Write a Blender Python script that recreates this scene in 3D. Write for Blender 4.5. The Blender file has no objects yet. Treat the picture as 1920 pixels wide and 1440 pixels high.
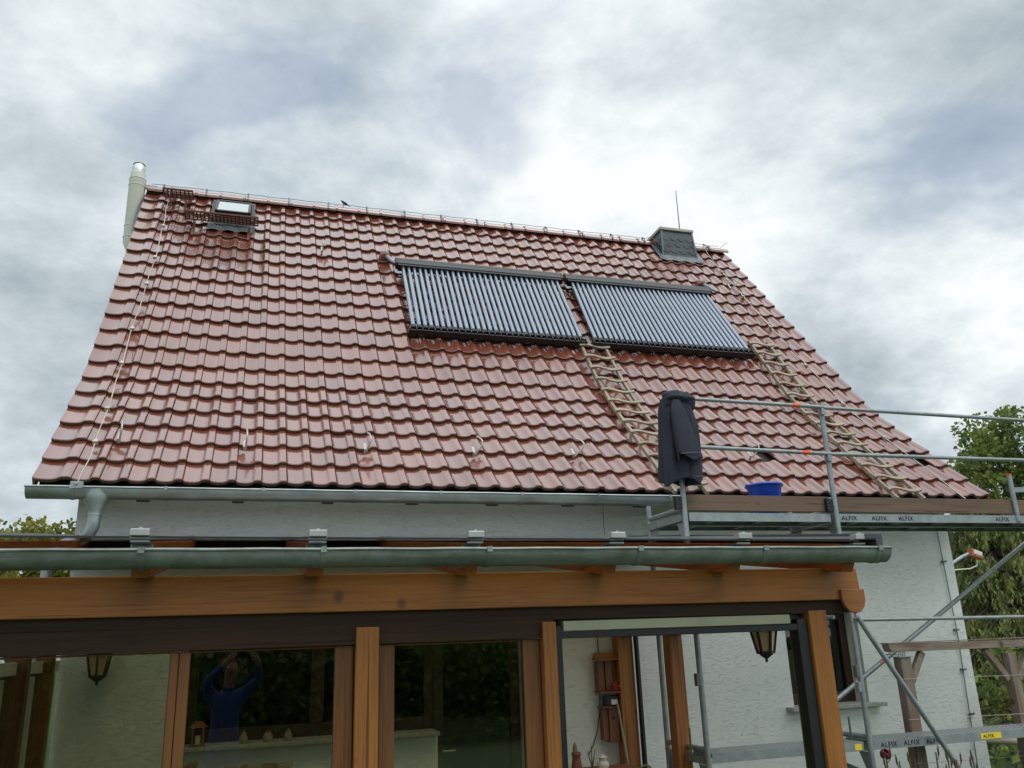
import bpy, math, random
from mathutils import Vector, Matrix

random.seed(7)
S = bpy.context.scene
COL = S.collection
rad = math.radians

# ------------------------------------------------------------------ camera
cam = bpy.data.cameras.new("camera")
co = bpy.data.objects.new("camera", cam)
COL.objects.link(co)
S.camera = co
right = Vector((0.95783965, -0.28520379, -0.0346699))
down = Vector((0.05183604, 0.29024626, -0.95554703))
fwd = Vector((0.28258845, 0.91346369, 0.29279321))
M = Matrix((right, -down, -fwd)).transposed().to_4x4()
M.translation = Vector((0, 0, 2.0))
co.matrix_world = M
cam.sensor_width = 36.0
cam.lens = 36.0 * 1580.4 / 1920.0
cam.clip_start = 0.05
cam.clip_end = 2000
S.view_settings.view_transform = 'Standard'
S.view_settings.look = 'None'
S.view_settings.exposure = 0.0
S.view_settings.gamma = 1.0
S.cycles.max_bounces = 10
S.cycles.transparent_max_bounces = 16


# ------------------------------------------------------------------ node helpers
class NT:
    def __init__(self, nt):
        self.nt = nt
        nt.nodes.clear()

    def n(self, t, **kw):
        nd = self.nt.nodes.new(t)
        for k, v in kw.items():
            if k.startswith('i_'):
                nd.inputs[int(k[2:])].default_value = v
            else:
                setattr(nd, k, v)
        return nd

    def l(self, a, b):
        self.nt.links.new(a, b)

    def math(self, op, a, b=None, clamp=False):
        nd = self.n('ShaderNodeMath', operation=op)
        nd.use_clamp = clamp
        for i, x in enumerate((a, b)):
            if x is None:
                continue
            if isinstance(x, (int, float)):
                nd.inputs[i].default_value = x
            else:
                self.l(x, nd.inputs[i])
        return nd.outputs[0]

    def noise(self, vec, scale, detail=4, rough=0.55, dist=0.0):
        nd = self.n('ShaderNodeTexNoise')
        nd.inputs['Scale'].default_value = scale
        nd.inputs['Detail'].default_value = detail
        nd.inputs['Roughness'].default_value = rough
        nd.inputs['Distortion'].default_value = dist
        if vec is not None:
            self.l(vec, nd.inputs['Vector'])
        return nd

    def ramp(self, fac, stops):
        nd = self.n('ShaderNodeValToRGB')
        e = nd.color_ramp.elements
        while len(e) < len(stops):
            e.new(0.5)
        for i, (p, c) in enumerate(stops):
            e[i].position = p
            e[i].color = (c[0], c[1], c[2], 1) if not isinstance(c, (int, float)) else (c, c, c, 1)
        self.l(fac, nd.inputs[0])
        return nd.outputs[0]

    def mix(self, fac, a, b, blend='MIX'):
        nd = self.n('ShaderNodeMix', data_type='RGBA', blend_type=blend)
        for sock, x in ((nd.inputs[0], fac), (nd.inputs[6], a), (nd.inputs[7], b)):
            if isinstance(x, (int, float)):
                sock.default_value = x
            elif isinstance(x, (tuple, list)):
                sock.default_value = (x[0], x[1], x[2], 1)
            else:
                self.l(x, sock)
        return nd.outputs[2]


# ------------------------------------------------------------------ sky
SUN_EL, SUN_AZ = rad(62), rad(152)          # azimuth measured from +Y towards +X
W = bpy.data.worlds.new("World")
S.world = W
W.use_nodes = True
g = NT(W.node_tree)
out = g.n('ShaderNodeOutputWorld')
tc = g.n('ShaderNodeTexCoord').outputs['Generated']
sky = g.n('ShaderNodeTexSky', sky_type='NISHITA')
sky.sun_disc = False
sky.sun_elevation = SUN_EL
sky.sun_rotation = SUN_AZ
sky.air_density = 1.0
sky.dust_density = 1.5
# project the direction on a cloud deck so that clouds flatten towards the horizon
sep = g.n('ShaderNodeSeparateXYZ')
g.l(tc, sep.inputs[0])
zz = g.math('ADD', g.math('MAXIMUM', sep.outputs[2], 0.0), 0.42)
comb = g.n('ShaderNodeCombineXYZ')
g.l(g.math('DIVIDE', sep.outputs[0], zz), comb.inputs[0])
g.l(g.math('DIVIDE', sep.outputs[1], zz), comb.inputs[1])
g.l(sep.outputs[2], comb.inputs[2])
deck = comb.outputs[0]
warp = g.noise(deck, 1.6, 5, 0.6)
wv = g.n('ShaderNodeVectorMath', operation='SUBTRACT')
g.l(warp.outputs['Color'], wv.inputs[0])
wv.inputs[1].default_value = (0.5, 0.5, 0.5)
ws = g.n('ShaderNodeVectorMath', operation='SCALE')
g.l(wv.outputs[0], ws.inputs[0])
ws.inputs['Scale'].default_value = 0.38
wd = g.n('ShaderNodeVectorMath', operation='ADD')
g.l(tc, wd.inputs[0])
g.l(ws.outputs[0], wd.inputs[1])
nrm = g.n('ShaderNodeVectorMath', operation='NORMALIZE')
g.l(wd.outputs[0], nrm.inputs[0])


def lobe(d, width):
    dt = g.n('ShaderNodeVectorMath', operation='DOT_PRODUCT')
    g.l(nrm.outputs[0], dt.inputs[0])
    dt.inputs[1].default_value = Vector(d).normalized()
    k = 1.0 / (width * width)
    return g.math('EXPONENT', g.math('MULTIPLY', g.math('SUBTRACT', dt.outputs['Value'], 1.0), k))


def addlobes(base, lobes):
    for d, w, a in lobes:
        base = g.math('ADD', base, g.math('MULTIPLY', lobe(d, w), a))
    return base


fb = g.noise(deck, 1.9, 10, 0.60, 0.15)
fb2 = g.noise(deck, 5.2, 11, 0.66, 0.1)
v = g.math('ADD', 0.60, g.math('MULTIPLY', g.math('SUBTRACT', fb.outputs['Fac'], 0.5), 1.35))
v = g.math('ADD', v, g.math('MULTIPLY', g.math('SUBTRACT', fb2.outputs['Fac'], 0.5), 1.15))
# cloud banks: bright breaks and darker bellies of the overcast, by direction
v = addlobes(v, [
    ((0.264, 0.728, 0.633), 0.10, 0.30), ((0.301, 0.824, 0.480), 0.07, 0.10), ((0.586, 0.708, 0.394), 0.15, 0.40),
    ((0.426, 0.755, 0.499), 0.10, 0.14), ((0.721, 0.626, 0.298), 0.08, 0.36), ((0.697, 0.685, 0.211), 0.03, 0.45),
    ((-0.201, 0.773, 0.601), 0.09, 0.26), ((0.139, 0.859, 0.493), 0.06, 0.14),
    ((-0.143, 0.847, 0.512), 0.09, -0.16), ((0.490, 0.653, 0.578), 0.09, -0.26), ((0.668, 0.539, 0.514), 0.10, -0.30),
    ((0.106, 0.843, 0.527), 0.06, -0.26), ((0.658, 0.706, 0.262), 0.08, -0.42), ((-0.202, 0.927, 0.317), 0.16, -0.20),
    ((0.351, 0.753, 0.556), 0.05, -0.20), ((-0.216, 0.816, 0.537), 0.07, -0.10),
])
cloud = g.ramp(v, [(0.05, (0.37, 0.445, 0.49)), (0.30, (0.47, 0.55, 0.595)), (0.55, (0.635, 0.72, 0.765)),
                   (0.80, (0.86, 0.935, 0.965)), (1.0, (1.05, 1.10, 1.11))])
# clearer patches let the blue sky through
cl = g.math('MULTIPLY', g.math('SUBTRACT', g.noise(deck, 3.1, 7, 0.6, 0.4).outputs['Fac'], 0.5), 1.0)
cl = addlobes(cl, [((-0.039, 0.831, 0.555), 0.055, 0.50), ((0.256, 0.791, 0.555), 0.055, 0.46),
                   ((0.689, 0.580, 0.434), 0.06, 0.46), ((0.066, 0.814, 0.578), 0.05, 0.34)])
cl = g.math('MULTIPLY', g.math('SUBTRACT', cl, 0.09), 1.7, True)
cl = g.math('MINIMUM', cl, 0.55)
skyb = g.n('ShaderNodeVectorMath', operation='SCALE')
g.l(sky.outputs[0], skyb.inputs[0])
skyb.inputs['Scale'].default_value = 0.10
skyc = g.mix(0.7, skyb.outputs[0], (0.36, 0.47, 0.66))
allsky = g.mix(cl, cloud, skyc)
# an overcast sky is brightest overhead
over = g.n('ShaderNodeMapRange', interpolation_type='SMOOTHSTEP')
g.l(sep.outputs[2], over.inputs[0])
over.inputs[1].default_value = 0.62
over.inputs[2].default_value = 0.80
allsky = g.mix(g.math('MULTIPLY', over.outputs[0], 0.8), allsky, (0.80, 0.86, 0.88))
gain = g.n('ShaderNodeMapRange', interpolation_type='SMOOTHSTEP')
g.l(sep.outputs[2], gain.inputs[0])
gain.inputs[1].default_value = 0.62
gain.inputs[2].default_value = 0.84
gain.inputs[3].default_value = 1.0
gain.inputs[4].default_value = 1.6
back = g.n('ShaderNodeMapRange', interpolation_type='SMOOTHSTEP')     # sky on the sun's side brightened further, added to light the front walls
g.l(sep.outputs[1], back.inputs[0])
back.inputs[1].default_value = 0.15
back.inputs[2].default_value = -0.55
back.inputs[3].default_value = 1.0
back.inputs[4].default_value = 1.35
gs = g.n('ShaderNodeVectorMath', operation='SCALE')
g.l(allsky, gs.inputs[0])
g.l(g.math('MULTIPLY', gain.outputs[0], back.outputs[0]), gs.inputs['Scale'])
bg = g.n('ShaderNodeBackground')
g.l(gs.outputs[0], bg.inputs[0])
bg.inputs[1].default_value = 0.92
g.l(bg.outputs[0], out.inputs[0])

# ------------------------------------------------------------------ sun (veiled by the overcast)
sl = bpy.data.lights.new("sun", 'SUN')
sl.energy = 1.4
sl.angle = rad(40)
sl.color = (1.0, 0.96, 0.9)
so = bpy.data.objects.new("sun", sl)
COL.objects.link(so)
sd = Vector((math.sin(SUN_AZ) * math.cos(SUN_EL), math.cos(SUN_AZ) * math.cos(SUN_EL), math.sin(SUN_EL)))
so.rotation_euler = (-sd).to_track_quat('-Z', 'Y').to_euler()
so.location = (20, 20, 40)

# ------------------------------------------------------------------ materials
MATS = {}


def mat(name, c, rough=0.5, metal=0.0, var=0.15, vscale=6.0, bump=0.0, bscale=30.0, stretch=(1, 1, 1), coat=0.0,
        spec=0.5, c2=None, dirt=None, dscale=3.0, damt=0.5, detail=5, rvar=0.0, coatrough=0.05, bdist=0.01, attr=None,
        attramt=0.3, dstretch=None):
    """general weathered surface: two tones mixed by noise, optional dirt patches, bump and roughness variation"""
    m = bpy.data.materials.new(name)
    m.use_nodes = True
    g = NT(m.node_tree)
    o = g.n('ShaderNodeOutputMaterial')
    p = g.n('ShaderNodeBsdfPrincipled')
    g.l(p.outputs[0], o.inputs[0])
    tc = g.n('ShaderNodeTexCoord').outputs['Object']
    mp = g.n('ShaderNodeMapping')
    mp.inputs['Scale'].default_value = stretch
    g.l(tc, mp.inputs[0])
    vec = mp.outputs[0]
    lo = c2 or tuple(x * (1 - var) for x in c)
    hi = c if c2 else tuple(min(1, x * (1 + var)) for x in c)
    nz = g.noise(vec, vscale, detail, 0.6)
    col = g.ramp(nz.outputs['Fac'], [(0.3, lo), (0.7, hi)])
    if dirt:
        dv = vec
        if dstretch:
            m2 = g.n('ShaderNodeMapping')
            m2.inputs['Scale'].default_value = dstretch
            g.l(tc, m2.inputs[0])
            dv = m2.outputs[0]
        dn = g.noise(dv, dscale, 7, 0.65, 0.3)
        f = g.ramp(dn.outputs['Fac'], [(0.45, 0.0), (0.72, damt)])
        col = g.mix(f, col, dirt)
    if attr:
        at = g.n('ShaderNodeAttribute', attribute_name=attr)
        k = g.math('ADD', 1.0 - attramt, g.math('MULTIPLY', at.outputs['Fac'], 2 * attramt))
        sc = g.n('ShaderNodeVectorMath', operation='SCALE')
        g.l(col, sc.inputs[0])
        g.l(k, sc.inputs['Scale'])
        col = sc.outputs[0]
    g.l(col, p.inputs['Base Color'])
    p.inputs['Roughness'].default_value = rough
    if rvar:
        rn = g.noise(vec, vscale * 1.7, 5, 0.6)
        r = g.math('ADD', rough - rvar, g.math('MULTIPLY', rn.outputs['Fac'], 2 * rvar), True)
        g.l(r, p.inputs['Roughness'])
    p.inputs['Metallic'].default_value = metal
    p.inputs['Specular IOR Level'].default_value = spec
    p.inputs['Coat Weight'].default_value = coat
    p.inputs['Coat Roughness'].default_value = coatrough
    if bump:
        bn = g.noise(vec, bscale, 6, 0.6)
        b = g.n('ShaderNodeBump')
        b.inputs['Strength'].default_value = bump
        b.inputs['Distance'].default_value = bdist
        g.l(bn.outputs['Fac'], b.inputs['Height'])
        g.l(b.outputs[0], p.inputs['Normal'])
    MATS[name] = m
    m['p'] = 0
    return m


def wood(name, c, dark, axis, rough=0.5, coat=0.0, grain=1.0, knots=True, grey=None):
    """planed timber: grain drawn along one axis, knots and a few shakes"""
    m = bpy.data.materials.new(name)
    m.use_nodes = True
    g = NT(m.node_tree)
    o = g.n('ShaderNodeOutputMaterial')
    p = g.n('ShaderNodeBsdfPrincipled')
    g.l(p.outputs[0], o.inputs[0])
    tc = g.n('ShaderNodeTexCoord').outputs['Object']

    def mapped(s_along, s_cross):
        mp = g.n('ShaderNodeMapping')
        sc = [s_cross] * 3
        sc[axis] = s_along
        mp.inputs['Scale'].default_value = sc
        g.l(tc, mp.inputs[0])
        return mp.outputs[0]
    n1 = g.noise(mapped(1.1 * grain, 34 * grain), 2.0, 8, 0.68, 0.5)
    n2 = g.noise(mapped(0.7, 3.0), 1.2, 4, 0.5)
    f = g.math('ADD', g.math('MULTIPLY', n1.outputs['Fac'], 0.65), g.math('MULTIPLY', n2.outputs['Fac'], 0.45))
    col = g.ramp(f, [(0.42, dark), (0.55, c), (0.70, tuple(min(1, x * 1.3) for x in c))])
    if grey:
        gn = g.noise(mapped(0.8, 4), 1.5, 5, 0.6)
        col = g.mix(g.ramp(gn.outputs['Fac'], [(0.42, 0.0), (0.62, 0.85)]), col, grey)
    if knots:
        vo = g.n('ShaderNodeTexVoronoi', feature='F1')
        vo.inputs['Scale'].default_value = 1.0
        vo.inputs['Randomness'].default_value = 1.0
        g.l(mapped(3.6, 3.0), vo.inputs['Vector'])
        kf = g.ramp(vo.outputs['Distance'], [(0.05, 0.8), (0.15, 0.0)])
        col = g.mix(kf, col, tuple(x * 0.25 for x in dark))
        sn = g.noise(mapped(0.9, 60), 1.4, 3, 0.5)
        sf = g.ramp(sn.outputs['Fac'], [(0.72, 0.0), (0.76, 0.6)])
        col = g.mix(sf, col, tuple(x * 0.2 for x in dark))
    g.l(col, p.inputs['Base Color'])
    p.inputs['Roughness'].default_value = rough
    p.inputs['Coat Weight'].default_value = coat
    p.inputs['Coat Roughness'].default_value = 0.25
    ck = g.noise(mapped(0.55, 38), 1.1, 4, 0.55, 0.2)
    cf_ = g.ramp(ck.outputs['Fac'], [(0.335, 0.7), (0.365, 0.0)])
    col = g.mix(cf_, col, tuple(x * 0.25 for x in dark))
    g.l(col, p.inputs['Base Color'])
    b = g.n('ShaderNodeBump')
    b.inputs['Strength'].default_value = 0.25
    b.inputs['Distance'].default_value = 0.004
    g.l(n1.outputs['Fac'], b.inputs['Height'])
    g.l(b.outputs[0], p.inputs['Normal'])
    MATS[name] = m
    return m


def glass(name, tint=(0.8, 0.85, 0.82), ior=1.5, rough=0.0, dirt=0.0, layers=1.15):
    m = bpy.data.materials.new(name)
    m.use_nodes = True
    g = NT(m.node_tree)
    o = g.n('ShaderNodeOutputMaterial')
    t = g.n('ShaderNodeBsdfTransparent')
    t.inputs[0].default_value = (*tint, 1)
    gl = g.n('ShaderNodeBsdfGlossy')
    gl.inputs['Roughness'].default_value = rough
    gl.inputs['Color'].default_value = (0.9, 0.95, 0.93, 1)
    fr = g.n('ShaderNodeFresnel')
    fr.inputs[0].default_value = ior
    f2 = g.math('MULTIPLY', fr.outputs[0], layers, True)
    mx = g.n('ShaderNodeMixShader')
    g.l(f2, mx.inputs[0])
    g.l(t.outputs[0], mx.inputs[1])
    g.l(gl.outputs[0], mx.inputs[2])
    last = mx.outputs[0]
    if dirt:
        df = g.n('ShaderNodeBsdfDiffuse')
        df.inputs[0].default_value = (0.35, 0.36, 0.32, 1)
        tcn = g.n('ShaderNodeTexCoord').outputs['Object']
        dn = g.noise(tcn, 4, 6, 0.6)
        ff = g.math('MULTIPLY', dn.outputs['Fac'], dirt)
        m2 = g.n('ShaderNodeMixShader')
        g.l(ff, m2.inputs[0])
        g.l(last, m2.inputs[1])
        g.l(df.outputs[0], m2.inputs[2])
        last = m2.outputs[0]
    g.l(last, o.inputs[0])
    MATS[name] = m
    return m


# glazed clay tile: own builder because of the streaks and the per-tile tone
def tile_material():
    m = bpy.data.materials.new("glazed_tile")
    m.use_nodes = True
    g = NT(m.node_tree)
    o = g.n('ShaderNodeOutputMaterial')
    p = g.n('ShaderNodeBsdfPrincipled')
    g.l(p.outputs[0], o.inputs[0])
    tc = g.n('ShaderNodeTexCoord').outputs['Object']
    n1 = g.noise(tc, 3.0, 6, 0.6)
    n2 = g.noise(tc, 40.0, 5, 0.6)
    at = g.n('ShaderNodeAttribute', attribute_name='tone')
    f = g.math('ADD', g.math('MULTIPLY', at.outputs['Fac'], 0.6), g.math('MULTIPLY', n1.outputs['Fac'], 0.4))
    col = g.ramp(f, [(0.1, (0.128, 0.031, 0.016)), (0.5, (0.172, 0.043, 0.022)), (0.9, (0.215, 0.062, 0.034))])
    # dull film of dirt and lichen specks
    d = g.ramp(n2.outputs['Fac'], [(0.60, 0.0), (0.74, 0.5)])
    col = g.mix(d, col, (0.10, 0.055, 0.04))
    mp = g.n('ShaderNodeMapping')
    mp.inputs['Scale'].default_value = (9, 0.9, 0.9)
    g.l(tc, mp.inputs[0])
    n3 = g.noise(mp.outputs[0], 2.2, 6, 0.65)
    st = g.ramp(n3.outputs['Fac'], [(0.56, 0.0), (0.75, 0.35)])
    col = g.mix(st, col, (0.13, 0.075, 0.065))
    g.l(col, p.inputs['Base Color'])
    r = g.math('ADD', 0.16, g.math('MULTIPLY', n3.outputs['Fac'], 0.2))
    g.l(r, p.inputs['Roughness'])
    p.inputs['IOR'].default_value = 1.62
    p.inputs['Coat Weight'].default_value = 1.0
    p.inputs['Coat IOR'].default_value = 1.66
    p.inputs['Coat Roughness'].default_value = 0.10
    nb = g.noise(tc, 14.0, 4, 0.5)
    b = g.n('ShaderNodeBump')
    b.inputs['Strength'].default_value = 0.07
    b.inputs['Distance'].default_value = 0.012
    g.l(nb.outputs['Fac'], b.inputs['Height'])
    g.l(b.outputs[0], p.inputs['Normal'])
    g.l(b.outputs[0], p.inputs['Coat Normal'])
    MATS['glazed_tile'] = m
    return m


def render_wall_material(name, base):
    """roughcast with the dragged, mostly horizontal scores of a float"""
    m = bpy.data.materials.new(name)
    m.use_nodes = True
    g = NT(m.node_tree)
    o = g.n('ShaderNodeOutputMaterial')
    p = g.n('ShaderNodeBsdfPrincipled')
    g.l(p.outputs[0], o.inputs[0])
    tc = g.n('ShaderNodeTexCoord').outputs['Object']
    mp = g.n('ShaderNodeMapping')
    mp.inputs['Scale'].default_value = (9.5, 9.5, 31.0)
    g.l(tc, mp.inputs[0])
    n1 = g.noise(mp.outputs[0], 1.6, 9, 0.70, 0.6)
    n2 = g.noise(tc, 60, 4, 0.6)
    scr = g.ramp(n1.outputs['Fac'], [(0.34, 0.0), (0.47, 1.0)])
    n4 = g.noise(tc, 0.7, 5, 0.6)
    col = g.ramp(n4.outputs['Fac'], [(0.3, tuple(x * 0.92 for x in base)), (0.7, base)])
    col = g.mix(g.ramp(n1.outputs['Fac'], [(0.32, 0.20), (0.42, 0.0)]), col, (0.40, 0.41, 0.38))
    m3 = g.n('ShaderNodeMapping')
    m3.inputs['Scale'].default_value = (3.0, 3.0, 0.35)
    g.l(tc, m3.inputs[0])
    n5 = g.noise(m3.outputs[0], 1.0, 6, 0.6)
    col = g.mix(g.ramp(n5.outputs['Fac'], [(0.55, 0.0), (0.75, 0.16)]), col, (0.45, 0.44, 0.38))
    g.l(col, p.inputs['Base Color'])
    p.inputs['Roughness'].default_value = 0.9
    p.inputs['Specular IOR Level'].default_value = 0.2
    h = g.math('ADD', g.math('MULTIPLY', scr, 0.6), g.math('ADD', g.math('MULTIPLY', n1.outputs['Fac'], 0.7),
               g.math('MULTIPLY', n2.outputs['Fac'], 0.18)))
    b = g.n('ShaderNodeBump')
    b.inputs['Strength'].default_value = 0.7
    b.inputs['Distance'].default_value = 0.008
    g.l(h, b.inputs['Height'])
    g.l(b.outputs[0], p.inputs['Normal'])
    MATS[name] = m
    return m


TILE = tile_material()
EDGE = mat("tile_edge", (0.105, 0.056, 0.034), 0.85, var=0.35, vscale=25, bump=0.4, bscale=60, dirt=(0.07, 0.062, 0.035),
           dscale=7, damt=0.8)
SLAB = mat("roof_underlay", (0.03, 0.026, 0.022), 0.9)
WALL = render_wall_material("rough_render", (0.80, 0.82, 0.785))
REVEAL = mat("smooth_render", (0.72, 0.72, 0.66), 0.85, var=0.06)
ZINC = mat("zinc_sheet", (0.31, 0.355, 0.36), 0.42, 0.75, var=0.18, vscale=4, dirt=(0.20, 0.21, 0.19), dscale=5, damt=0.5,
           rvar=0.12, bump=0.06, bscale=12)
OLDZINC = mat("weathered_zinc", (0.235, 0.265, 0.245), 0.5, 0.55, var=0.25, vscale=9, dirt=(0.10, 0.125, 0.085), dscale=3,
              damt=0.75, rvar=0.15, bump=0.12, bscale=50, dstretch=(0.6, 3, 6))
GALV = mat("galvanised_steel", (0.27, 0.305, 0.315), 0.5, 0.55, var=0.2, vscale=14, dirt=(0.36, 0.36, 0.33), dscale=15,
           damt=0.45, rvar=0.12)
DARKGALV = mat("dull_steel", (0.16, 0.18, 0.18), 0.55, 0.6, var=0.25, vscale=12, dirt=(0.10, 0.08, 0.06), dscale=5, damt=0.5)
ALU = mat("aluminium", (0.36, 0.375, 0.37), 0.38, 0.6, var=0.08)
ANTH = mat("anthracite_profile", (0.055, 0.062, 0.068), 0.35, 0.2, var=0.15)
BLACKFRAME = mat("black_profile", (0.008, 0.009, 0.009), 0.45, var=0.2)
BLACK = mat("black_plastic", (0.012, 0.012, 0.013), 0.4, var=0.2)
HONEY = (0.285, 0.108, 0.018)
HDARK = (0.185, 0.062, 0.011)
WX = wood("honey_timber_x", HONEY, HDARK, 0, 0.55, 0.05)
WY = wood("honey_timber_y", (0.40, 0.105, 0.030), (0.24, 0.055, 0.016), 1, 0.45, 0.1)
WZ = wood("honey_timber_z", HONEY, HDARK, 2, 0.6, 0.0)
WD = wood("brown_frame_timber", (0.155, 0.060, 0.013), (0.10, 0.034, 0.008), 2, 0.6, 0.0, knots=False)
WDX = wood("shaded_brown_timber", (0.034, 0.015, 0.006), (0.020, 0.008, 0.004), 0, 0.8, 0.0, knots=False)  # shade under the beam and veranda roof is put into this timber's colour
PALEX = wood("pale_lath_x", (0.30, 0.250, 0.178), (0.17, 0.135, 0.09), 0, 0.7, knots=False)
PALEY = wood("pale_lath_y", (0.30, 0.250, 0.178), (0.17, 0.135, 0.09), 1, 0.7, knots=False)
TOE = wood("brown_board", (0.135, 0.082, 0.053), (0.085, 0.048, 0.031), 0, 0.65, grain=0.8)
GREYZ = wood("silvered_post", (0.17, 0.115, 0.075), (0.09, 0.058, 0.038), 2, 0.8, grey=(0.27, 0.24, 0.20))
GREYX = wood("silvered_beam", (0.22, 0.165, 0.12), (0.12, 0.08, 0.055), 0, 0.8, grey=(0.30, 0.26, 0.22))
BIRDW = wood("red_brown_wood", (0.21, 0.085, 0.045), (0.12, 0.045, 0.022), 2, 0.6)
ROOFGLASS = glass("veranda_roof_glass", (0.74, 0.69, 0.56), 1.5, 0.02, 0.14)
PANE = glass("veranda_pane", (0.74, 0.77, 0.69), 1.52, layers=1.75)     # double glazing: four faces mirror
WPANE = glass("window_pane", (0.55, 0.60, 0.55), 1.52)
ROOM = mat("dark_room", (0.03, 0.026, 0.022), 0.9)
DARKFRAME = mat("dark_brown_frame", (0.040, 0.018, 0.012), 0.45, var=0.2)
CREAM = mat("cream_enamel", (0.68, 0.68, 0.60), 0.35, var=0.05, dirt=(0.40, 0.37, 0.29), dscale=2, damt=0.25, dstretch=(3, 3, 0.4))
STAINLESS = mat("stainless_steel", (0.6, 0.62, 0.62), 0.22, 1.0, var=0.06)
SLATE = mat("slate", (0.038, 0.050, 0.060), 0.42, var=0.3, vscale=8, bump=0.2, bscale=35, attr='tone', attramt=0.35)
STONE = mat("pale_concrete", (0.44, 0.43, 0.37), 0.9, var=0.15, vscale=8, dirt=(0.24, 0.24, 0.19), dscale=4, damt=0.6, bump=0.4, bscale=40)
SILL = mat("stone_sill", (0.34, 0.35, 0.31), 0.85, var=0.25, vscale=30, bump=0.4, bscale=50)
LEAD = mat("lead_flashing", (0.13, 0.155, 0.165), 0.5, 0.4, var=0.2, vscale=7, bump=0.15, bscale=20)
TUBE = mat("collector_glass", (0.165, 0.215, 0.285), 0.34, 0.8, var=0.12, coat=1.0, spec=1.0, coatrough=0.03)
for nd in TUBE.node_tree.nodes:
    if nd.type == 'BSDF_PRINCIPLED':
        nd.inputs['IOR'].default_value = 1.75
        nd.inputs['Coat IOR'].default_value = 1.9
MANI = mat("manifold_sheet", (0.026, 0.031, 0.034), 0.42, 0.2, var=0.1)
BROWNSTEEL = mat("brown_coated_steel", (0.115, 0.034, 0.018), 0.5, var=0.25, vscale=10)
WIRE = mat("aluminium_wire", (0.50, 0.47, 0.41), 0.5, 0.5, var=0.15)
HOOK = mat("zinc_hook", (0.46, 0.46, 0.43), 0.45, 0.5, var=0.15)
JACKET = mat("dark_cloth", (0.016, 0.021, 0.035), 0.75, var=0.3, vscale=9, bump=0.6, bscale=9, bdist=0.03, spec=0.4, stretch=(1, 1, 0.45))
JACKETS = mat("grey_seam", (0.16, 0.17, 0.18), 0.7)
BLUE = mat("blue_plastic", (0.008, 0.055, 0.42), 0.32, var=0.12, vscale=5, coat=0.2)
ORANGE = mat("orange_band", (0.75, 0.085, 0.02), 0.5, var=0.15)
YELLOW = mat("yellow_label", (0.78, 0.60, 0.02), 0.5, var=0.05)
INK = mat("dark_ink", (0.012, 0.014, 0.016), 0.6)
GREYINK = mat("perforation_grey", (0.10, 0.115, 0.12), 0.6)
IRON = mat("black_iron", (0.010, 0.010, 0.011), 0.5, var=0.3)
AMBER = mat("amber_glass", (0.62, 0.42, 0.26), 0.35, var=0.1, vscale=8)
WHITE = mat("white_plastic", (0.72, 0.73, 0.70), 0.45, var=0.05)
RED = mat("red_petal", (0.30, 0.03, 0.025), 0.6, var=0.3, vscale=30)
DARKRED = mat("dried_maroon", (0.10, 0.012, 0.018), 0.7, var=0.3, vscale=30)
STEM = mat("dry_stem", (0.10, 0.10, 0.045), 0.8, var=0.3, vscale=20)
CURTAIN = mat("pale_curtain", (0.42, 0.46, 0.38), 0.9, var=0.2, vscale=12, stretch=(1, 1, 0.1))
GRASS = mat("lawn_grass", (0.060, 0.100, 0.030), 0.9, var=0.35, vscale=0.8, bump=0.5, bscale=30, bdist=0.03, c2=(0.040, 0.068, 0.022))
PAVE = mat("paving_slab", (0.24, 0.22, 0.19), 0.9, var=0.2, vscale=5, bump=0.2, bscale=30)
BARK = mat("bark", (0.085, 0.068, 0.050), 0.9, var=0.35, vscale=14, bump=0.6, bscale=30, stretch=(1, 1, 0.3))
CERAMIC = mat("glazed_jar", (0.30, 0.27, 0.20), 0.35, var=0.3, vscale=15)


def leafmat(name, c, trans=0.35):
    m = bpy.data.materials.new(name)
    m.use_nodes = True
    g = NT(m.node_tree)
    o = g.n('ShaderNodeOutputMaterial')
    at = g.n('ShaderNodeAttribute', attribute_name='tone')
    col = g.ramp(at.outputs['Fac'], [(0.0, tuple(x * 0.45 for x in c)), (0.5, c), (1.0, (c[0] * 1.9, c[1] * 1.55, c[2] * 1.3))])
    d = g.n('ShaderNodeBsdfPrincipled')
    d.inputs['Roughness'].default_value = 0.55
    d.inputs['Specular IOR Level'].default_value = 0.3
    t = g.n('ShaderNodeBsdfTranslucent')
    g.l(col, d.inputs['Base Color'])
    g.l(col, t.inputs[0])
    mx = g.n('ShaderNodeMixShader')
    mx.inputs[0].default_value = trans
    g.l(d.outputs[0], mx.inputs[1])
    g.l(t.outputs[0], mx.inputs[2])
    g.l(mx.outputs[0], o.inputs[0])
    return m


LEAF = leafmat("maple_leaf", (0.125, 0.180, 0.040))
LEAFD = leafmat("dark_leaf", (0.115, 0.175, 0.048))
LEAFY = leafmat("yellow_green_leaf", (0.15, 0.175, 0.035))
NEEDLE = leafmat("drooping_needle", (0.180, 0.225, 0.075), 0.3)

# ------------------------------------------------------------------ mesh builder
V = Vector


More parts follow.
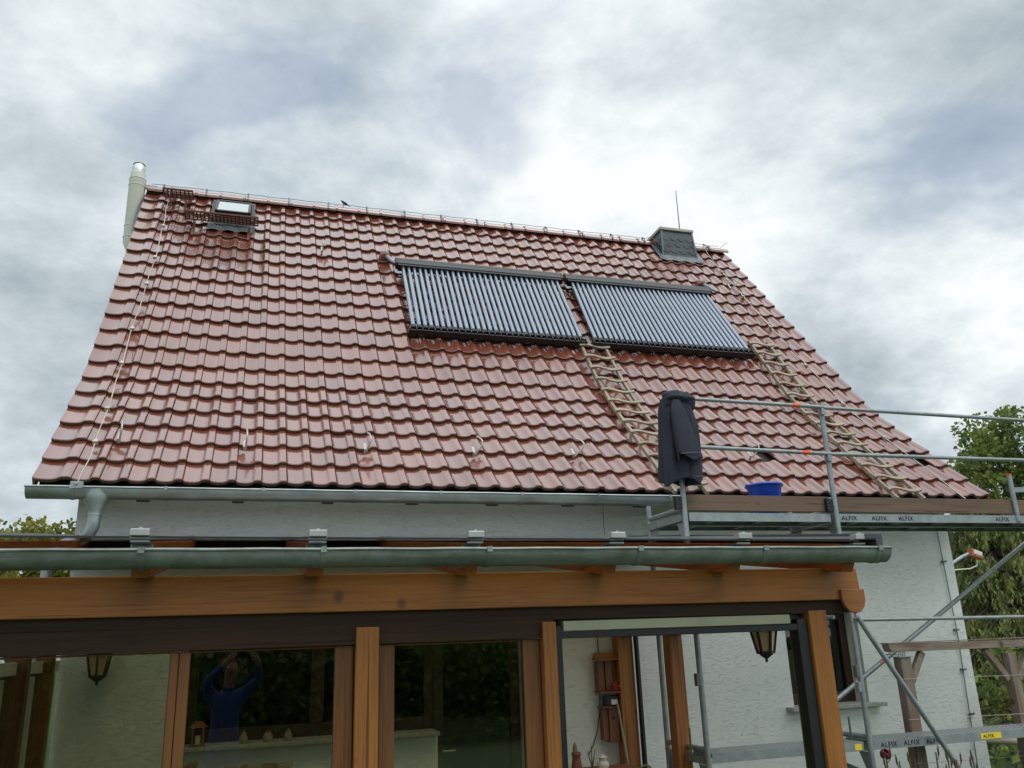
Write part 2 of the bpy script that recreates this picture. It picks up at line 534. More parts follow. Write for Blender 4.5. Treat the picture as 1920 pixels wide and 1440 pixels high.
class MB:
    def __init__(self):
        self.v, self.f, self.m, self.t = [], [], [], []

    def add(self, vs, fs, mi=0, tone=0.5):
        b = len(self.v)
        self.v += [tuple(x) for x in vs]
        for f in fs:
            self.f.append(tuple(i + b for i in f))
            self.m.append(mi)
            self.t.append(tone)
        return self

    def box(self, x0, x1, y0, y1, z0, z1, mi=0):
        return self.add([(x0, y0, z0), (x1, y0, z0), (x1, y1, z0), (x0, y1, z0),
                         (x0, y0, z1), (x1, y0, z1), (x1, y1, z1), (x0, y1, z1)],
                        [(0, 3, 2, 1), (4, 5, 6, 7), (0, 1, 5, 4), (1, 2, 6, 5), (2, 3, 7, 6), (3, 0, 4, 7)], mi)

    def obox(self, c, ax, ay, az, mi=0, tone=0.5):
        """box from centre and three half-extent vectors"""
        c, ax, ay, az = V(c), V(ax), V(ay), V(az)
        vs = [c + ax * i + ay * j + az * k for k in (-1, 1) for (i, j) in ((-1, -1), (1, -1), (1, 1), (-1, 1))]
        return self.add(vs, [(0, 3, 2, 1), (4, 5, 6, 7), (0, 1, 5, 4), (1, 2, 6, 5), (2, 3, 7, 6), (3, 0, 4, 7)], mi, tone)

    def bar(self, a, b, w, h, up=(0, 0, 1), mi=0):
        a, b = V(a), V(b)
        d = (b - a)
        s = d.cross(V(up))
        if s.length < 1e-6:
            s = d.cross(V((1, 0, 0)))
        s.normalize()
        u = s.cross(d).normalized()
        return self.obox((a + b) / 2, d / 2, s * w / 2, u * h / 2, mi)

    def tube(self, pts, r, n=12, mi=0, cap=True, closed=False):
        pts = [V(p) for p in pts]
        rs = r if isinstance(r, (list, tuple)) else [r] * len(pts)
        base = len(self.v)
        prev = None
        for i, p in enumerate(pts):
            d = (pts[min(i + 1, len(pts) - 1)] - pts[max(i - 1, 0)]).normalized()
            if prev is None:
                a = d.orthogonal().normalized()
            else:
                a = (prev - d * prev.dot(d)).normalized()
            prev = a
            b = d.cross(a)
            for k in range(n):
                t = 2 * math.pi * k / n
                self.v.append(tuple(p + (a * math.cos(t) + b * math.sin(t)) * rs[i]))
        for i in range(len(pts) - 1):
            for k in range(n):
                k2 = (k + 1) % n
                self.f.append((base + i * n + k, base + i * n + k2, base + (i + 1) * n + k2, base + (i + 1) * n + k))
                self.m.append(mi)
                self.t.append(0.5)
        if cap:
            self.f.append(tuple(base + k for k in reversed(range(n))))
            self.f.append(tuple(base + (len(pts) - 1) * n + k for k in range(n)))
            self.m += [mi, mi]
            self.t += [0.5, 0.5]
        return self

    def lathe(self, c, prof, n=20, mi=0, axis=(0, 0, 1), sx=1.0, sy=1.0):
        """prof: list of (r, h)"""
        c, ax = V(c), V(axis).normalized()
        a = V((1, 0, 0)) if abs(ax.z) > 0.9 else ax.orthogonal().normalized()
        b = ax.cross(a)
        base = len(self.v)
        for r, h in prof:
            for k in range(n):
                t = 2 * math.pi * k / n
                self.v.append(tuple(c + ax * h + (a * math.cos(t) * sx + b * math.sin(t) * sy) * r))
        for i in range(len(prof) - 1):
            for k in range(n):
                k2 = (k + 1) % n
                self.f.append((base + i * n + k, base + i * n + k2, base + (i + 1) * n + k2, base + (i + 1) * n + k))
                self.m.append(mi)
                self.t.append(0.5)
        if prof[0][0] > 1e-4:
            self.f.append(tuple(base + k for k in reversed(range(n))))
            self.m.append(mi)
            self.t.append(0.5)
        if prof[-1][0] > 1e-4:
            self.f.append(tuple(base + (len(prof) - 1) * n + k for k in range(n)))
            self.m.append(mi)
            self.t.append(0.5)
        return self

    def prism(self, poly, off, mi=0):
        """poly: list of 3-D points, off: extrusion vector"""
        n = len(poly)
        off = V(off)
        vs = [V(p) for p in poly] + [V(p) + off for p in poly]
        fs = [tuple(reversed(range(n))), tuple(range(n, 2 * n))]
        fs += [(i, (i + 1) % n, n + (i + 1) % n, n + i) for i in range(n)]
        return self.add(vs, fs, mi)

    def build(self, name, mats, parent=None, bevel=0.0, smooth=None, subd=0, seg=2):
        off = WPOS.get(parent.name, V((0, 0, 0))) if parent is not None else V((0, 0, 0))
        me = bpy.data.meshes.new(name)
        me.from_pydata([tuple(V(p) - off) for p in self.v], [], self.f)
        if not isinstance(mats, (list, tuple)):
            mats = [mats]
        for x in mats:
            me.materials.append(x)
        me.polygons.foreach_set('material_index', self.m)
        at = me.attributes.new('tone', 'FLOAT', 'FACE')
        at.data.foreach_set('value', self.t)
        me.update()
        o = bpy.data.objects.new(name, me)
        COL.objects.link(o)
        if parent is not None:
            o.parent = parent
        WPOS[o.name] = off.copy()
        if smooth:
            me.polygons.foreach_set('use_smooth', [True] * len(self.f))
            me.set_sharp_from_angle(angle=rad(smooth))
        if bevel:
            b = o.modifiers.new('edge', 'BEVEL')
            b.width = bevel
            b.segments = seg
            b.limit_method = 'ANGLE'
            b.angle_limit = rad(40)
        if subd:
            s = o.modifiers.new('round', 'SUBSURF')
            s.levels = s.render_levels = subd
        return o


WPOS = {}


def tag(o, label=None, cat=None, group=None, kind=None):
    if label:
        o['label'] = label
    if cat:
        o['category'] = cat
    if group:
        o['group'] = group
    if kind:
        o['kind'] = kind
    return o


def thing(name, label, cat, loc, group=None):
    o = bpy.data.objects.new(name, None)
    o.empty_display_size = 0.1
    COL.objects.link(o)
    o.location = loc
    WPOS[o.name] = V(loc)
    return tag(o, label, cat, group)


def clone(root, loc, label, group=None):
    """copy of a thing with its parts and sub-parts"""
    r = root.copy()
    COL.objects.link(r)
    r.location = loc
    r['label'] = label
    if group:
        r['group'] = group
    for ch in list(root.children):
        c = ch.copy()
        COL.objects.link(c)
        c.parent = r
        for s in list(ch.children):
            d = s.copy()
            COL.objects.link(d)
            d.parent = c
    WPOS[r.name] = V(loc)
    return r


def letters(name, text, size, origin, xdir, ydir, material, parent, depth=0.002, bold=0.0):
    """flat raised lettering standing in the plane of xdir, ydir"""
    cu = bpy.data.curves.new('lettering_curve', 'FONT')
    cu.body = text
    cu.size = size
    cu.extrude = depth
    cu.space_character = 1.22
    cu.offset = bold
    tmp = bpy.data.objects.new('lettering_tmp', cu)
    COL.objects.link(tmp)
    dg = bpy.context.evaluated_depsgraph_get()
    me = bpy.data.meshes.new_from_object(tmp.evaluated_get(dg))
    bpy.data.objects.remove(tmp)
    xd, yd = V(xdir).normalized(), V(ydir).normalized()
    zd = xd.cross(yd)
    off = WPOS.get(parent.name, V((0, 0, 0)))
    mt = Matrix((xd, yd, zd)).transposed().to_4x4()
    mt.translation = V(origin) - off
    me.transform(mt)
    me.materials.clear()
    me.materials.append(material)
    o = bpy.data.objects.new(name, me)
    COL.objects.link(o)
    o.parent = parent
    WPOS[o.name] = off.copy()
    return o


# ------------------------------------------------------------------ ground
gm = MB()
R0 = [(-300, -300), (300, -300), (300, 400), (-300, 400)]
gm.add([(x, y, 0) for x, y in R0], [(0, 1, 2, 3)])
tag(gm.build('lawn', GRASS), kind='structure')
pm = MB()
for i in range(10):
    for j in range(7):
        x, y = -1.6 + i * 0.53, 4.9 + j * 0.475
        pm.box(x + 0.004, x + 0.526, y + 0.004, y + 0.471, 0.0, 0.03 + random.uniform(-0.001, 0.001))
tag(pm.build('patio', PAVE), kind='structure')

# ------------------------------------------------------------------ roof geometry (kinked slope, shallower at the eaves)
LO, HI, GA = rad(41.357), rad(51.265), 0.34432
E0 = V((0, 7.726, 3.4135))
SK = 6.42 * GA
SMAX = 21 * GA
ROWP = []          # (point, pitch) at the lower edge of every tile course
_p = E0.copy()
for _i in range(24):
    _t = HI - (HI - LO) / (1 + math.exp((_i + 0.5 - 6.42) / 0.46))
    ROWP.append((_p.copy(), _t))
    _p = _p + V((0, math.cos(_t), math.sin(_t))) * GA


def rowframe(i):
    p, t = ROWP[max(0, min(23, i))]
    return p, V((0, math.cos(t), math.sin(t))), V((0, -math.sin(t), math.cos(t)))


def RP(x, s, h=0.0):
    """point on the front roof slope: along the eaves, up the slope, above the tiles' mean plane"""
    i = int(math.floor(max(0.0, min(s, SMAX)) / GA))
    p, t, n = rowframe(i)
    k = (s - i * GA) / GA
    q = p + t * (s - i * GA) + RN(s) * h
    return V((x, q.y, q.z))


def RN(s):
    u = s / GA - 0.5
    i = int(math.floor(u))
    return rowframe(i)[2].lerp(rowframe(i + 1)[2], u - i).normalized()


def RT(s):
    n = RN(s)
    return V((0, n.z, -n.y))


E1 = RP(0, SK)
N1, T1, N2, T2 = RN(0.5), RT(0.5), RN(5.0), RT(5.0)


def XL(s):
    return -1.790 - 0.072 * s / SMAX


def XR(s):
    return 8.125 - 0.02 * s / SMAX


RIDGE = ROWP[21][0].copy()

house = thing('house', 'white rendered house with steep red tiled roof and grey gutter', 'house', (3.2, 8.2, 0))

# tiles ------------------------------------------------------
PROF = [(0.0, 0.012), (0.05, 0.006), (0.12, 0.001), (0.28, -0.004), (0.45, -0.003), (0.58, 0.004), (0.645, 0.012), (0.70, 0.022),
        (0.75, 0.0255), (0.88, 0.027), (0.955, 0.025), (0.985, 0.019)]
MISSING = {(2, 33): 1, (2, 43): 1}
roofm = MB()


def tile(i, j, x0a, wa, x0b, wb):
    """i row, j column; (x0a, wa) at the tail, (x0b, wb) at the head"""
    tone = random.random()
    jit = random.gauss(0, 0.0016)
    tilt = random.gauss(0, 0.0020)
    s0 = i * GA + random.gauss(0, 0.0022)
    s1 = (i + 1) * GA + 0.035
    levels = [(s0, 0.0065), (s0 + 0.007, 0.0), (s0 + 0.10, 0.0), (s0 + 0.2, 0.0), (s1, 0.0)]
    sm = (i + 0.5) * GA
    rp, rt_, n = rowframe(i)
    org = lambda s: rp + rt_ * (s - i * GA)
    vs, fs = [], []
    np_ = len(PROF)
    for s, drop in levels:
        k = (s - s0) / (s1 - s0)
        hb = 0.021 + jit + (-0.038) * k
        x0 = x0a + (x0b - x0a) * k
        w = wa + (wb - wa) * k
        for u, h in PROF:
            hh = hb + h - drop + tilt * (u - 0.5)
            p = org(s) + n * hh
            vs.append((x0 + u * w, p.y, p.z))
    for a in range(len(levels) - 1):
        for b in range(np_ - 1):
            q = a * np_ + b
            fs.append((q, q + 1, q + np_ + 1, q + np_))
    roofm.add(vs, fs, 0, tone)
    # weathered lip at the tail, underside, and the two side edges
    vs2 = []
    for u, h in PROF:
        for dh, ds in ((0.0065, 0.0), (0.033, 0.002), (0.034, 0.06)):
            p = org(s0 + ds) + n * (0.021 + jit + h - dh + tilt * (u - 0.5))
            vs2.append((x0a + u * wa, p.y, p.z))
    fs2 = []
    for b in range(np_ - 1):
        q = b * 3
        fs2 += [(q, q + 1, q + 4, q + 3), (q + 1, q + 2, q + 5, q + 4)]
    roofm.add(vs2, fs2, 1, tone)
    for e in (0, np_ - 1):
        top = [vs[a * np_ + e] for a in range(len(levels))]
        lowr = [(p[0], p[1] - n.y * 0.018, p[2] - n.z * 0.018) for p in top]
        vv = top + lowr
        nl = len(levels)
        ff = [((a, a + 1, nl + a + 1, nl + a) if e else (a + 1, a, nl + a, nl + a + 1)) for a in range(nl - 1)]
        roofm.add(vv, ff, 0, tone)


NCOL = 45
for i in range(21):
    for j in range(NCOL):
        if (i, j) in MISSING:
            continue
        sa, sb = i * GA, (i + 1) * GA

        def edge(jj, s):
            xl, xr = XL(s), XR(s)
            wv_ = 0.296
            if jj == 0:
                return xl
            return xl + wv_ + (jj - 1) * (xr - xl - wv_) / (NCOL - 1)
        xa, xb = edge(j, sa), edge(j, sb)
        wa, wb = edge(j + 1, sa) - xa, edge(j + 1, sb) - xb
        tile(i, j, xa, wa - 0.002, xb, wb - 0.002)
# verge flanges of the edge tiles
for i in range(21):
    for side in (0, 1):
        s0, s1 = i * GA, (i + 1) * GA + 0.02
        X = XL if side == 0 else XR
        rp, rt_, n = rowframe(i)
        base = lambda s: rp + rt_ * (s - i * GA)
        a, b = base(s0 + 0.004), base(s1)
        xx = 0.0 if side == 0 else -0.004
        pa, pb = a + n * 0.018, b + n * (-0.006)
        qa, qb = a - n * 0.075, b - n * 0.095
        w = 0.018 if side == 0 else -0.018
        vs = [(X(s0) + xx + d, p.y, p.z) for d in (0, w) for p in (pa, pb, qb, qa)]
        roofm.add(vs, [(0, 1, 2, 3), (7, 6, 5, 4), (0, 4, 5, 1), (1, 5, 6, 2), (2, 6, 7, 3), (3, 7, 4, 0)], 1 if False else 0, random.random())
# underlay slab (front) and rear slope
pts_f = [RP(0, 0.10, -0.07), E1 + N1 * -0.075, RIDGE + V((0, 0, -0.09))]
rear = [V((0, 2 * RIDGE.y - p.y, p.z)) for p in pts_f]
x0, x1 = XL(0) + 0.03, XR(0) - 0.05
prof = pts_f + rear[::-1][1:]
low = [p - V((0, 0, 0.12)) for p in prof]
n = len(prof)
vs = [(x0, p.y, p.z) for p in prof] + [(x1, p.y, p.z) for p in prof] + [(x0, p.y, p.z) for p in low] + [(x1, p.y, p.z) for p in low]
fs = [(k, n + k, n + k + 1, k + 1) for k in range(n - 1)] + [(2 * n + k + 1, 3 * n + k + 1, 3 * n + k, 2 * n + k) for k in range(n - 1)]
fs += [(k, k + 1, 2 * n + k + 1, 2 * n + k) for k in range(n - 1)] + [(n + k + 1, n + k, 3 * n + k, 3 * n + k + 1) for k in range(n - 1)]
fs += [(0, 2 * n, 3 * n, n), (n - 1, 2 * n - 1, 4 * n - 1, 3 * n - 1)]
roofm.add(vs, fs, 2)
# rear slope tiles as courses
for i in range(21):
    s0, s1 = i * GA, (i + 1) * GA + 0.03
    ps = []
    for s, h in ((s0, -0.012), (s0, 0.02), (s1, -0.006)):
        p = RP(0, s if s < SMAX else SMAX, h)
        ps.append(V((0, 2 * RIDGE.y - p.y, p.z)))
    roofm.add([(XL(s0), p.y, p.z) for p in ps] + [(XR(s0), p.y, p.z) for p in ps], [(0, 3, 4, 1), (1, 4, 5, 2)], 0, random.random())
roof = roofm.build('roof', [TILE, EDGE, SLAB], house, smooth=32)

# battens that show in the gaps of the missing tiles
for (i, j) in MISSING:
    xc = XL(0) + 0.296 + (j - 0.5) * 0.2187
    for k in (0.02, 0.36):
        c = RP(xc, i * GA + k, -0.035)
        MB().obox(c, (0.25, 0, 0), RT(i * GA) * 0.022, RN(i * GA) * 0.014).build('batten', PALEX, roof)

# ridge caps
L0, L1 = XL(SMAX), XR(SMAX)
nr = 28
for k in range(nr):
    xa = L0 + (L1 - L0) * k / nr - 0.012
    xb = L0 + (L1 - L0) * (k + 1) / nr + 0.035
    if 6.66 < (xa + xb) / 2 < 7.33:
        continue
    rc = MB()
    tone = random.random()
    ra, rb = 0.124 + random.gauss(0, 0.002), 0.100
    vs, fs = [], []
    m_ = 13
    for x, r in ((xa, ra - 0.02), (xa, ra), (xa + 0.035, ra), (xa + 0.04, rb + 0.004), (xb, rb)):
        for q in range(m_):
            t = math.pi * (q / (m_ - 1)) * 1.16 - 0.08 * math.pi
            vs.append((x, RIDGE.y - r * math.cos(t), RIDGE.z - 0.012 + r * math.sin(t) * 0.9))
    for a in range(4):
        for q in range(m_ - 1):
            fs.append((a * m_ + q, a * m_ + q + 1, (a + 1) * m_ + q + 1, (a + 1) * m_ + q))
    rc.add(vs, fs, 0, tone)
    rc.build('ridge_cap', TILE, roof, smooth=40)

# dark verge board that bulges beside the flue
vb = MB()
pts = []
for k in range(13):
    s = 5.75 + 1.42 * k / 12
    p = RP(0, s, -0.03)
    bul = 0.015 + 0.045 * math.sin(math.pi * k / 12) ** 0.7
    pts.append((XL(s) - bul, p.y, p.z, XL(s) + 0.0))
vs = []
for a in pts:
    vs += [(a[0], a[1], a[2]), (a[3], a[1], a[2]), (a[3], a[1] + 0.05, a[2] - 0.06), (a[0], a[1] + 0.05, a[2] - 0.06)]
fs = []
for k in range(12):
    for q in range(4):
        fs.append((k * 4 + q, k * 4 + (q + 1) % 4, (k + 1) * 4 + (q + 1) % 4, (k + 1) * 4 + q))
fs += [(3, 2, 1, 0), (48, 49, 50, 51)]
vb.add(vs, fs)
vb.build('verge_board', ANTH, roof, smooth=40)

# ------------------------------------------------------------------ walls
WY0 = 8.2
WXL, WXR = -1.51, 7.895
OPEN = [(-0.545, 1.700, 1.245, 2.34), (1.700, 2.565, 0.0, 2.34), (5.500, 6.440, 1.245, 2.20)]


def grid_wall(mb, y, xs, zs, holes):
    for a in range(len(xs) - 1):
        for b in range(len(zs) - 1):
            cx, cz = (xs[a] + xs[a + 1]) / 2, (zs[b] + zs[b + 1]) / 2
            if any(h[0] < cx < h[1] and h[2] < cz < h[3] for h in holes):
                continue
            mb.add([(xs[a], y, zs[b]), (xs[a + 1], y, zs[b]), (xs[a + 1], y, zs[b + 1]), (xs[a], y, zs[b + 1])], [(0, 1, 2, 3)])


wm = MB()
ZT = 3.62
grid_wall(wm, WY0, [WXL, -0.545, 1.700, 2.565, 5.500, 6.440, WXR], [0, 1.245, 2.20, 2.34, ZT], OPEN)
yb = 2 * RIDGE.y - WY0
for x, flip in ((WXL, True), (WXR, False)):
    poly = [(x, WY0, 0), (x, yb, 0), (x, yb, ZT), (x, 2 * RIDGE.y - E1.y, E1.z - 0.22), (x, RIDGE.y, RIDGE.z - 0.24),
            (x, E1.y, E1.z - 0.22), (x, WY0, ZT)]
    wm.add(poly, [tuple(range(7)) if not flip else tuple(reversed(range(7)))])
wm.add([(WXL, yb, 0), (WXR, yb, 0), (WXR, yb, ZT), (WXL, yb, ZT)], [(3, 2, 1, 0)])
wall = wm.build('wall', WALL, house)
# reveals
D = 0.30
for (a, b, c, d) in ((-0.545, 2.565, 1.245, 2.34), (5.500, 6.440, 1.245, 2.20)):
    rv = MB()
    left_bot = c
    right_bot = 0.0 if a < 0 else c
    rv.add([(a, WY0, left_bot), (a, WY0 + D, left_bot), (a, WY0 + D, d), (a, WY0, d)], [(0, 1, 2, 3)])
    rv.add([(b, WY0, right_bot), (b, WY0 + D, right_bot), (b, WY0 + D, d), (b, WY0, d)], [(3, 2, 1, 0)])
    rv.add([(a, WY0, d), (a, WY0 + D, d), (b, WY0 + D, d), (b, WY0, d)], [(0, 1, 2, 3)])
    rv.build('reveal', REVEAL, wall)
rv = MB()
rv.add([(1.700, WY0, 0), (1.700, WY0 + D, 0), (1.700, WY0 + D, 1.245), (1.700, WY0, 1.245)], [(0, 1, 2, 3)])
rv.build('reveal', REVEAL, wall)
# dark rooms behind the openings
rm = MB()
for (a, b, z0, z1) in ((-1.3, 3.0, 0.0, 2.5), (5.0, 7.2, 0.0, 2.5)):
    y0, y1 = WY0 + D + 0.10, WY0 + 3.6
    rm.add([(a, y0, z0), (b, y0, z0), (b, y1, z0), (a, y1, z0), (a, y0, z1), (b, y0, z1), (b, y1, z1), (a, y1, z1)],
           [(0, 1, 2, 3), (7, 6, 5, 4), (2, 3, 7, 6), (1, 2, 6, 5), (3, 0, 4, 7)])
rm.build('room', ROOM, house)
# joint and faint stain line between two building phases
jm = MB()
jm.box(3.482, 3.487, WY0 - 0.003, WY0 + 0.01, 2.9, 3.4)
jm.build('wall_joint', DARKGALV, wall)


def window(a, b, z0, z1, mull=(), sill=None, tall=None):
    y = WY0 + D - 0.09
    fw = 0.085
    fm = MB()
    fm.box(a, a + fw, y, y + 0.08, z0, z1).box(b - fw, b, y, y + 0.08, z0, z1)
    fm.box(a + fw, b - fw, y + 0.001, y + 0.079, z0, z0 + fw * 1.3).box(a + fw, b - fw, y + 0.001, y + 0.079, z1 - fw, z1)
    for x in mull:
        fm.box(x - 0.06, x + 0.06, y - 0.004, y + 0.078, z0 + fw * 1.3, z1 - fw)
    w = fm.build('window', DARKFRAME, house, bevel=0.006)
    pn = MB()
    pn.box(a + fw, b - fw, y + 0.035, y + 0.045, z0 + fw * 1.3, z1 - fw)
    pn.build('pane', WPANE, w)
    if sill:
        sm = MB()
        sm.box(sill[0], sill[1], WY0 - 0.13, WY0 + D - 0.09, z0 - 0.035, z0 + 0.003)
        sm.build('sill', SILL, w, bevel=0.006)
    return w


wa_ = window(-0.50, 1.698, 1.248, 2.338, (0.62,), (-0.56, 1.698))
wb_ = window(5.502, 6.438, 1.248, 2.198, (5.97,), (5.40, 6.565))
gr = MB()
gr.box(-0.543, -0.50, WY0 + 0.02, WY0 + 0.11, 1.25, 2.33)
gr.build('shutter_rail', WHITE, wa_)
dm = MB()
y = WY0 + D - 0.09
dm.box(1.702, 1.80, y, y + 0.08, 0.02, 2.338).box(2.465, 2.563, y, y + 0.08, 0.02, 2.338)
dm.box(1.80, 2.465, y + .001, y + 0.079, 2.25, 2.338).box(1.80, 2.465, y + .001, y + 0.079, 0.02, 0.16)
dr = dm.build('door', DARKFRAME, house, bevel=0.006)
MB().box(1.80, 2.465, y + 0.035, y + 0.045, 0.16, 2.25).build('pane', WPANE, dr)
MB().tube([(1.78, y - 0.05, 1.05), (1.90, y - 0.05, 1.05)], 0.011, 8).build('handle', STAINLESS, dr, smooth=40)

# rafter tails under the gutter
for k in range(12):
    x = -0.16 + (k - 1) * 0.775
    rt = MB()
    rt.prism([(x - 0.05, 7.735, 3.252), (x - 0.05, 7.83, 3.262), (x - 0.05, 7.95, 3.35), (x - 0.05, 7.735, 3.35)], (0.10, 0, 0))
    rt.build('rafter', DARKFRAME, house, bevel=0.004)

# soffit board between wall head and tiles
MB().box(WXL - 0.2, WXR + 0.15, 7.79, 8.195, 3.36, 3.385).build('soffit', DARKFRAME, house)


# ------------------------------------------------------------------ gutters
def gutter_mesh(x0, x1, yc, zc, r, n=14, bead=0.009):
    mb = MB()
    ang = [math.pi + math.pi * k / n for k in range(n + 1)]
    for rr, flip in ((r, False), (r - 0.004, True)):
        vs, fs = [], []
        for x in (x0, x1):
            for t in ang:
                vs.append((x, yc + rr * math.cos(t), zc + rr * math.sin(t)))
        for k in range(n):
            f = (k, k + 1, n + 1 + k + 1, n + 1 + k)
            fs.append(f if not flip else tuple(reversed(f)))
        mb.add(vs, fs)
    # half-round stop ends
    for x in (x0, x1):
        vs = [(x, yc + r * math.cos(t), zc + r * math.sin(t)) for t in ang]
        vs2 = [(x + 0.004, a[1], a[2]) for a in vs]
        mb.add(vs + vs2, [tuple(range(n + 1)), tuple(reversed(range(n + 1, 2 * n + 2)))])
    segs = 40
    mb.tube([(x0 - 0.004 + (x1 - x0 + 0.008) * k / segs, yc - r - bead * 0.3, zc + bead * 0.6 + 0.0012 * math.sin(k * 1.7)) for k in range(segs + 1)], bead, 8)
    mb.box(x0, x1, yc + r - 0.003, yc + r + 0.001, zc, zc + 0.03)
    return mb


def gutter_clip(mb, x, yc, zc, r, w=0.013):
    n = 12
    vs = []
    for dx in (-w, w):
        for rr in (r + 0.0005, r + 0.005):
            for k in range(n + 1):
                t = math.pi + math.pi * k / n * 0.98 - 0.05
                vs.append((x + dx, yc + rr * math.cos(t), zc + rr * math.sin(t)))
    m_ = n + 1
    fs = []
    for k in range(n):
        fs += [(k, k + 1, 2 * m_ + k + 1, 2 * m_ + k), (m_ + k + 1, m_ + k, 3 * m_ + k, 3 * m_ + k + 1),
               (k + 1, k, m_ + k, m_ + k + 1), (2 * m_ + k, 2 * m_ + k + 1, 3 * m_ + k + 1, 3 * m_ + k)]
    mb.add(vs, fs)
    mb.box(x - w, x + w, yc - r - 0.016, yc - r + 0.004, zc - 0.012, zc + 0.018)
    return mb


GY, GZ, GR = 7.655, 3.337, 0.085
hg = gutter_mesh(-1.80, 8.02, GY, GZ, GR).build('gutter', ZINC, house, smooth=40)
for x in (-1.46, -0.74, 0.05, 0.84, 1.62, 2.40, 3.18, 3.95, 4.75, 5.55, 6.3, 7.05, 7.75):
    gutter_clip(MB(), x, GY, GZ, GR).build('bracket', ZINC, hg, smooth=40)
# downpipe: funnel box, swan neck, pipe down the corner
dp = MB()
cx = -1.277
ring = []
for z, rx, ry in ((3.335, 0.115, 0.088), (3.285, 0.112, 0.090), (3.235, 0.092, 0.085), (3.160, 0.055, 0.055), (3.13, 0.052, 0.052)):
    ring.append([(cx + rx * math.cos(2 * math.pi * k / 20), GY + 0.0 + ry * math.sin(2 * math.pi * k / 20), z) for k in range(20)])
vs = [p for r_ in ring for p in r_]
fs = [(a * 20 + k, (a + 1) * 20 + k, (a + 1) * 20 + (k + 1) % 20, a * 20 + (k + 1) % 20) for a in range(4) for k in range(20)]
dpo = MB().tube([(cx, GY, 3.14), (cx, GY, 3.07), (cx - 0.004, GY + 0.004, 3.03), (cx - 0.03, GY + 0.02, 2.975), (cx - 0.09, GY + 0.06, 2.935), (cx - 0.20, GY + 0.13, 2.905),
                 (cx - 0.30, GY + 0.20, 2.875), (cx - 0.345, GY + 0.24, 2.82), (cx - 0.35, GY + 0.25, 2.74), (cx - 0.35, GY + 0.25, 0.02)],
                0.05, 18).build('downpipe', ZINC, house, smooth=40)
dp.add(vs, fs)
dp.build('funnel', ZINC, dpo, smooth=50)
cl_ = MB().tube([(cx, GY, 3.118), (cx, GY, 3.135)], 0.055, 18)
cl_.tube([(cx - 0.055, GY + 0.037, 2.957), (cx - 0.066, GY + 0.044, 2.950)], 0.055, 18)
cl_.build('collar', ZINC, dpo, smooth=40)

# ------------------------------------------------------------------ flue
FX, FY = -1.992, 12.45
fl = MB().lathe((FX, FY, 0), [(0.06, 5.2), (0.06, 7.72), (0.064, 7.74), (0.116, 7.86), (0.116, 8.86), (0.121, 8.87), (0.121, 8.91), (0.113, 8.92),
                              (0.113, 9.02), (0.102, 9.03)], 28)
flue = fl.build('flue_pipe', CREAM, house, smooth=35)
for z in (7.93, 8.12, 8.80, 8.90):
    MB().lathe((FX, FY, z), [(0.117, 0), (0.122, 0.004), (0.122, 0.014), (0.117, 0.018)], 28).build('collar', CREAM if z < 8.85 else DARKGALV, flue, smooth=30)
MB().lathe((FX, FY, 9.03), [(0.098, 0.0), (0.098, 0.10), (0.085, 0.12), (0.083, 0.145)], 28).build('mouth', STAINLESS, flue, smooth=35)
MB().lathe((FX, FY, 9.168), [(0.082, 0.0), (0.088, 0.004), (0.088, 0.014), (0.080, 0.016)], 28).build('rim', BLACK, flue, smooth=35)
MB().bar((FX, FY, 8.84), (FX + 0.28, FY + 0.05, 8.86), 0.03, 0.04).build('clamp_arm', GALV, flue)

# ------------------------------------------------------------------ chimney with slate cladding
CX0, CX1, CY0, CY1 = 6.645, 7.345, 12.19, 12.93
CTX0, CTX1, CTY0, CTY1, CZT = 6.672, 7.27, 12.215, 12.90, 8.955


def lerp(a, b, k):
    return a + (b - a) * k


def chim_pt(face, u, z):
    k = (z - 8.25) / (CZT - 8.25)
    x0_, x1_ = lerp(CX0, CTX0, k), lerp(CX1, CTX1, k)
    y0_, y1_ = lerp(CY0, CTY0, k), lerp(CY1, CTY1, k)
    if face == 'f':
        return V((lerp(x0_, x1_, u), y0_, z)), V((0, -1, 0))
    if face == 'l':
        return V((x0_, lerp(y1_, y0_, u), z)), V((-1, 0, 0))
    if face == 'r':
        return V((x1_, lerp(y0_, y1_, u), z)), V((1, 0, 0))
    return V((lerp(x1_, x0_, u), y1_, z)), V((0, 1, 0))


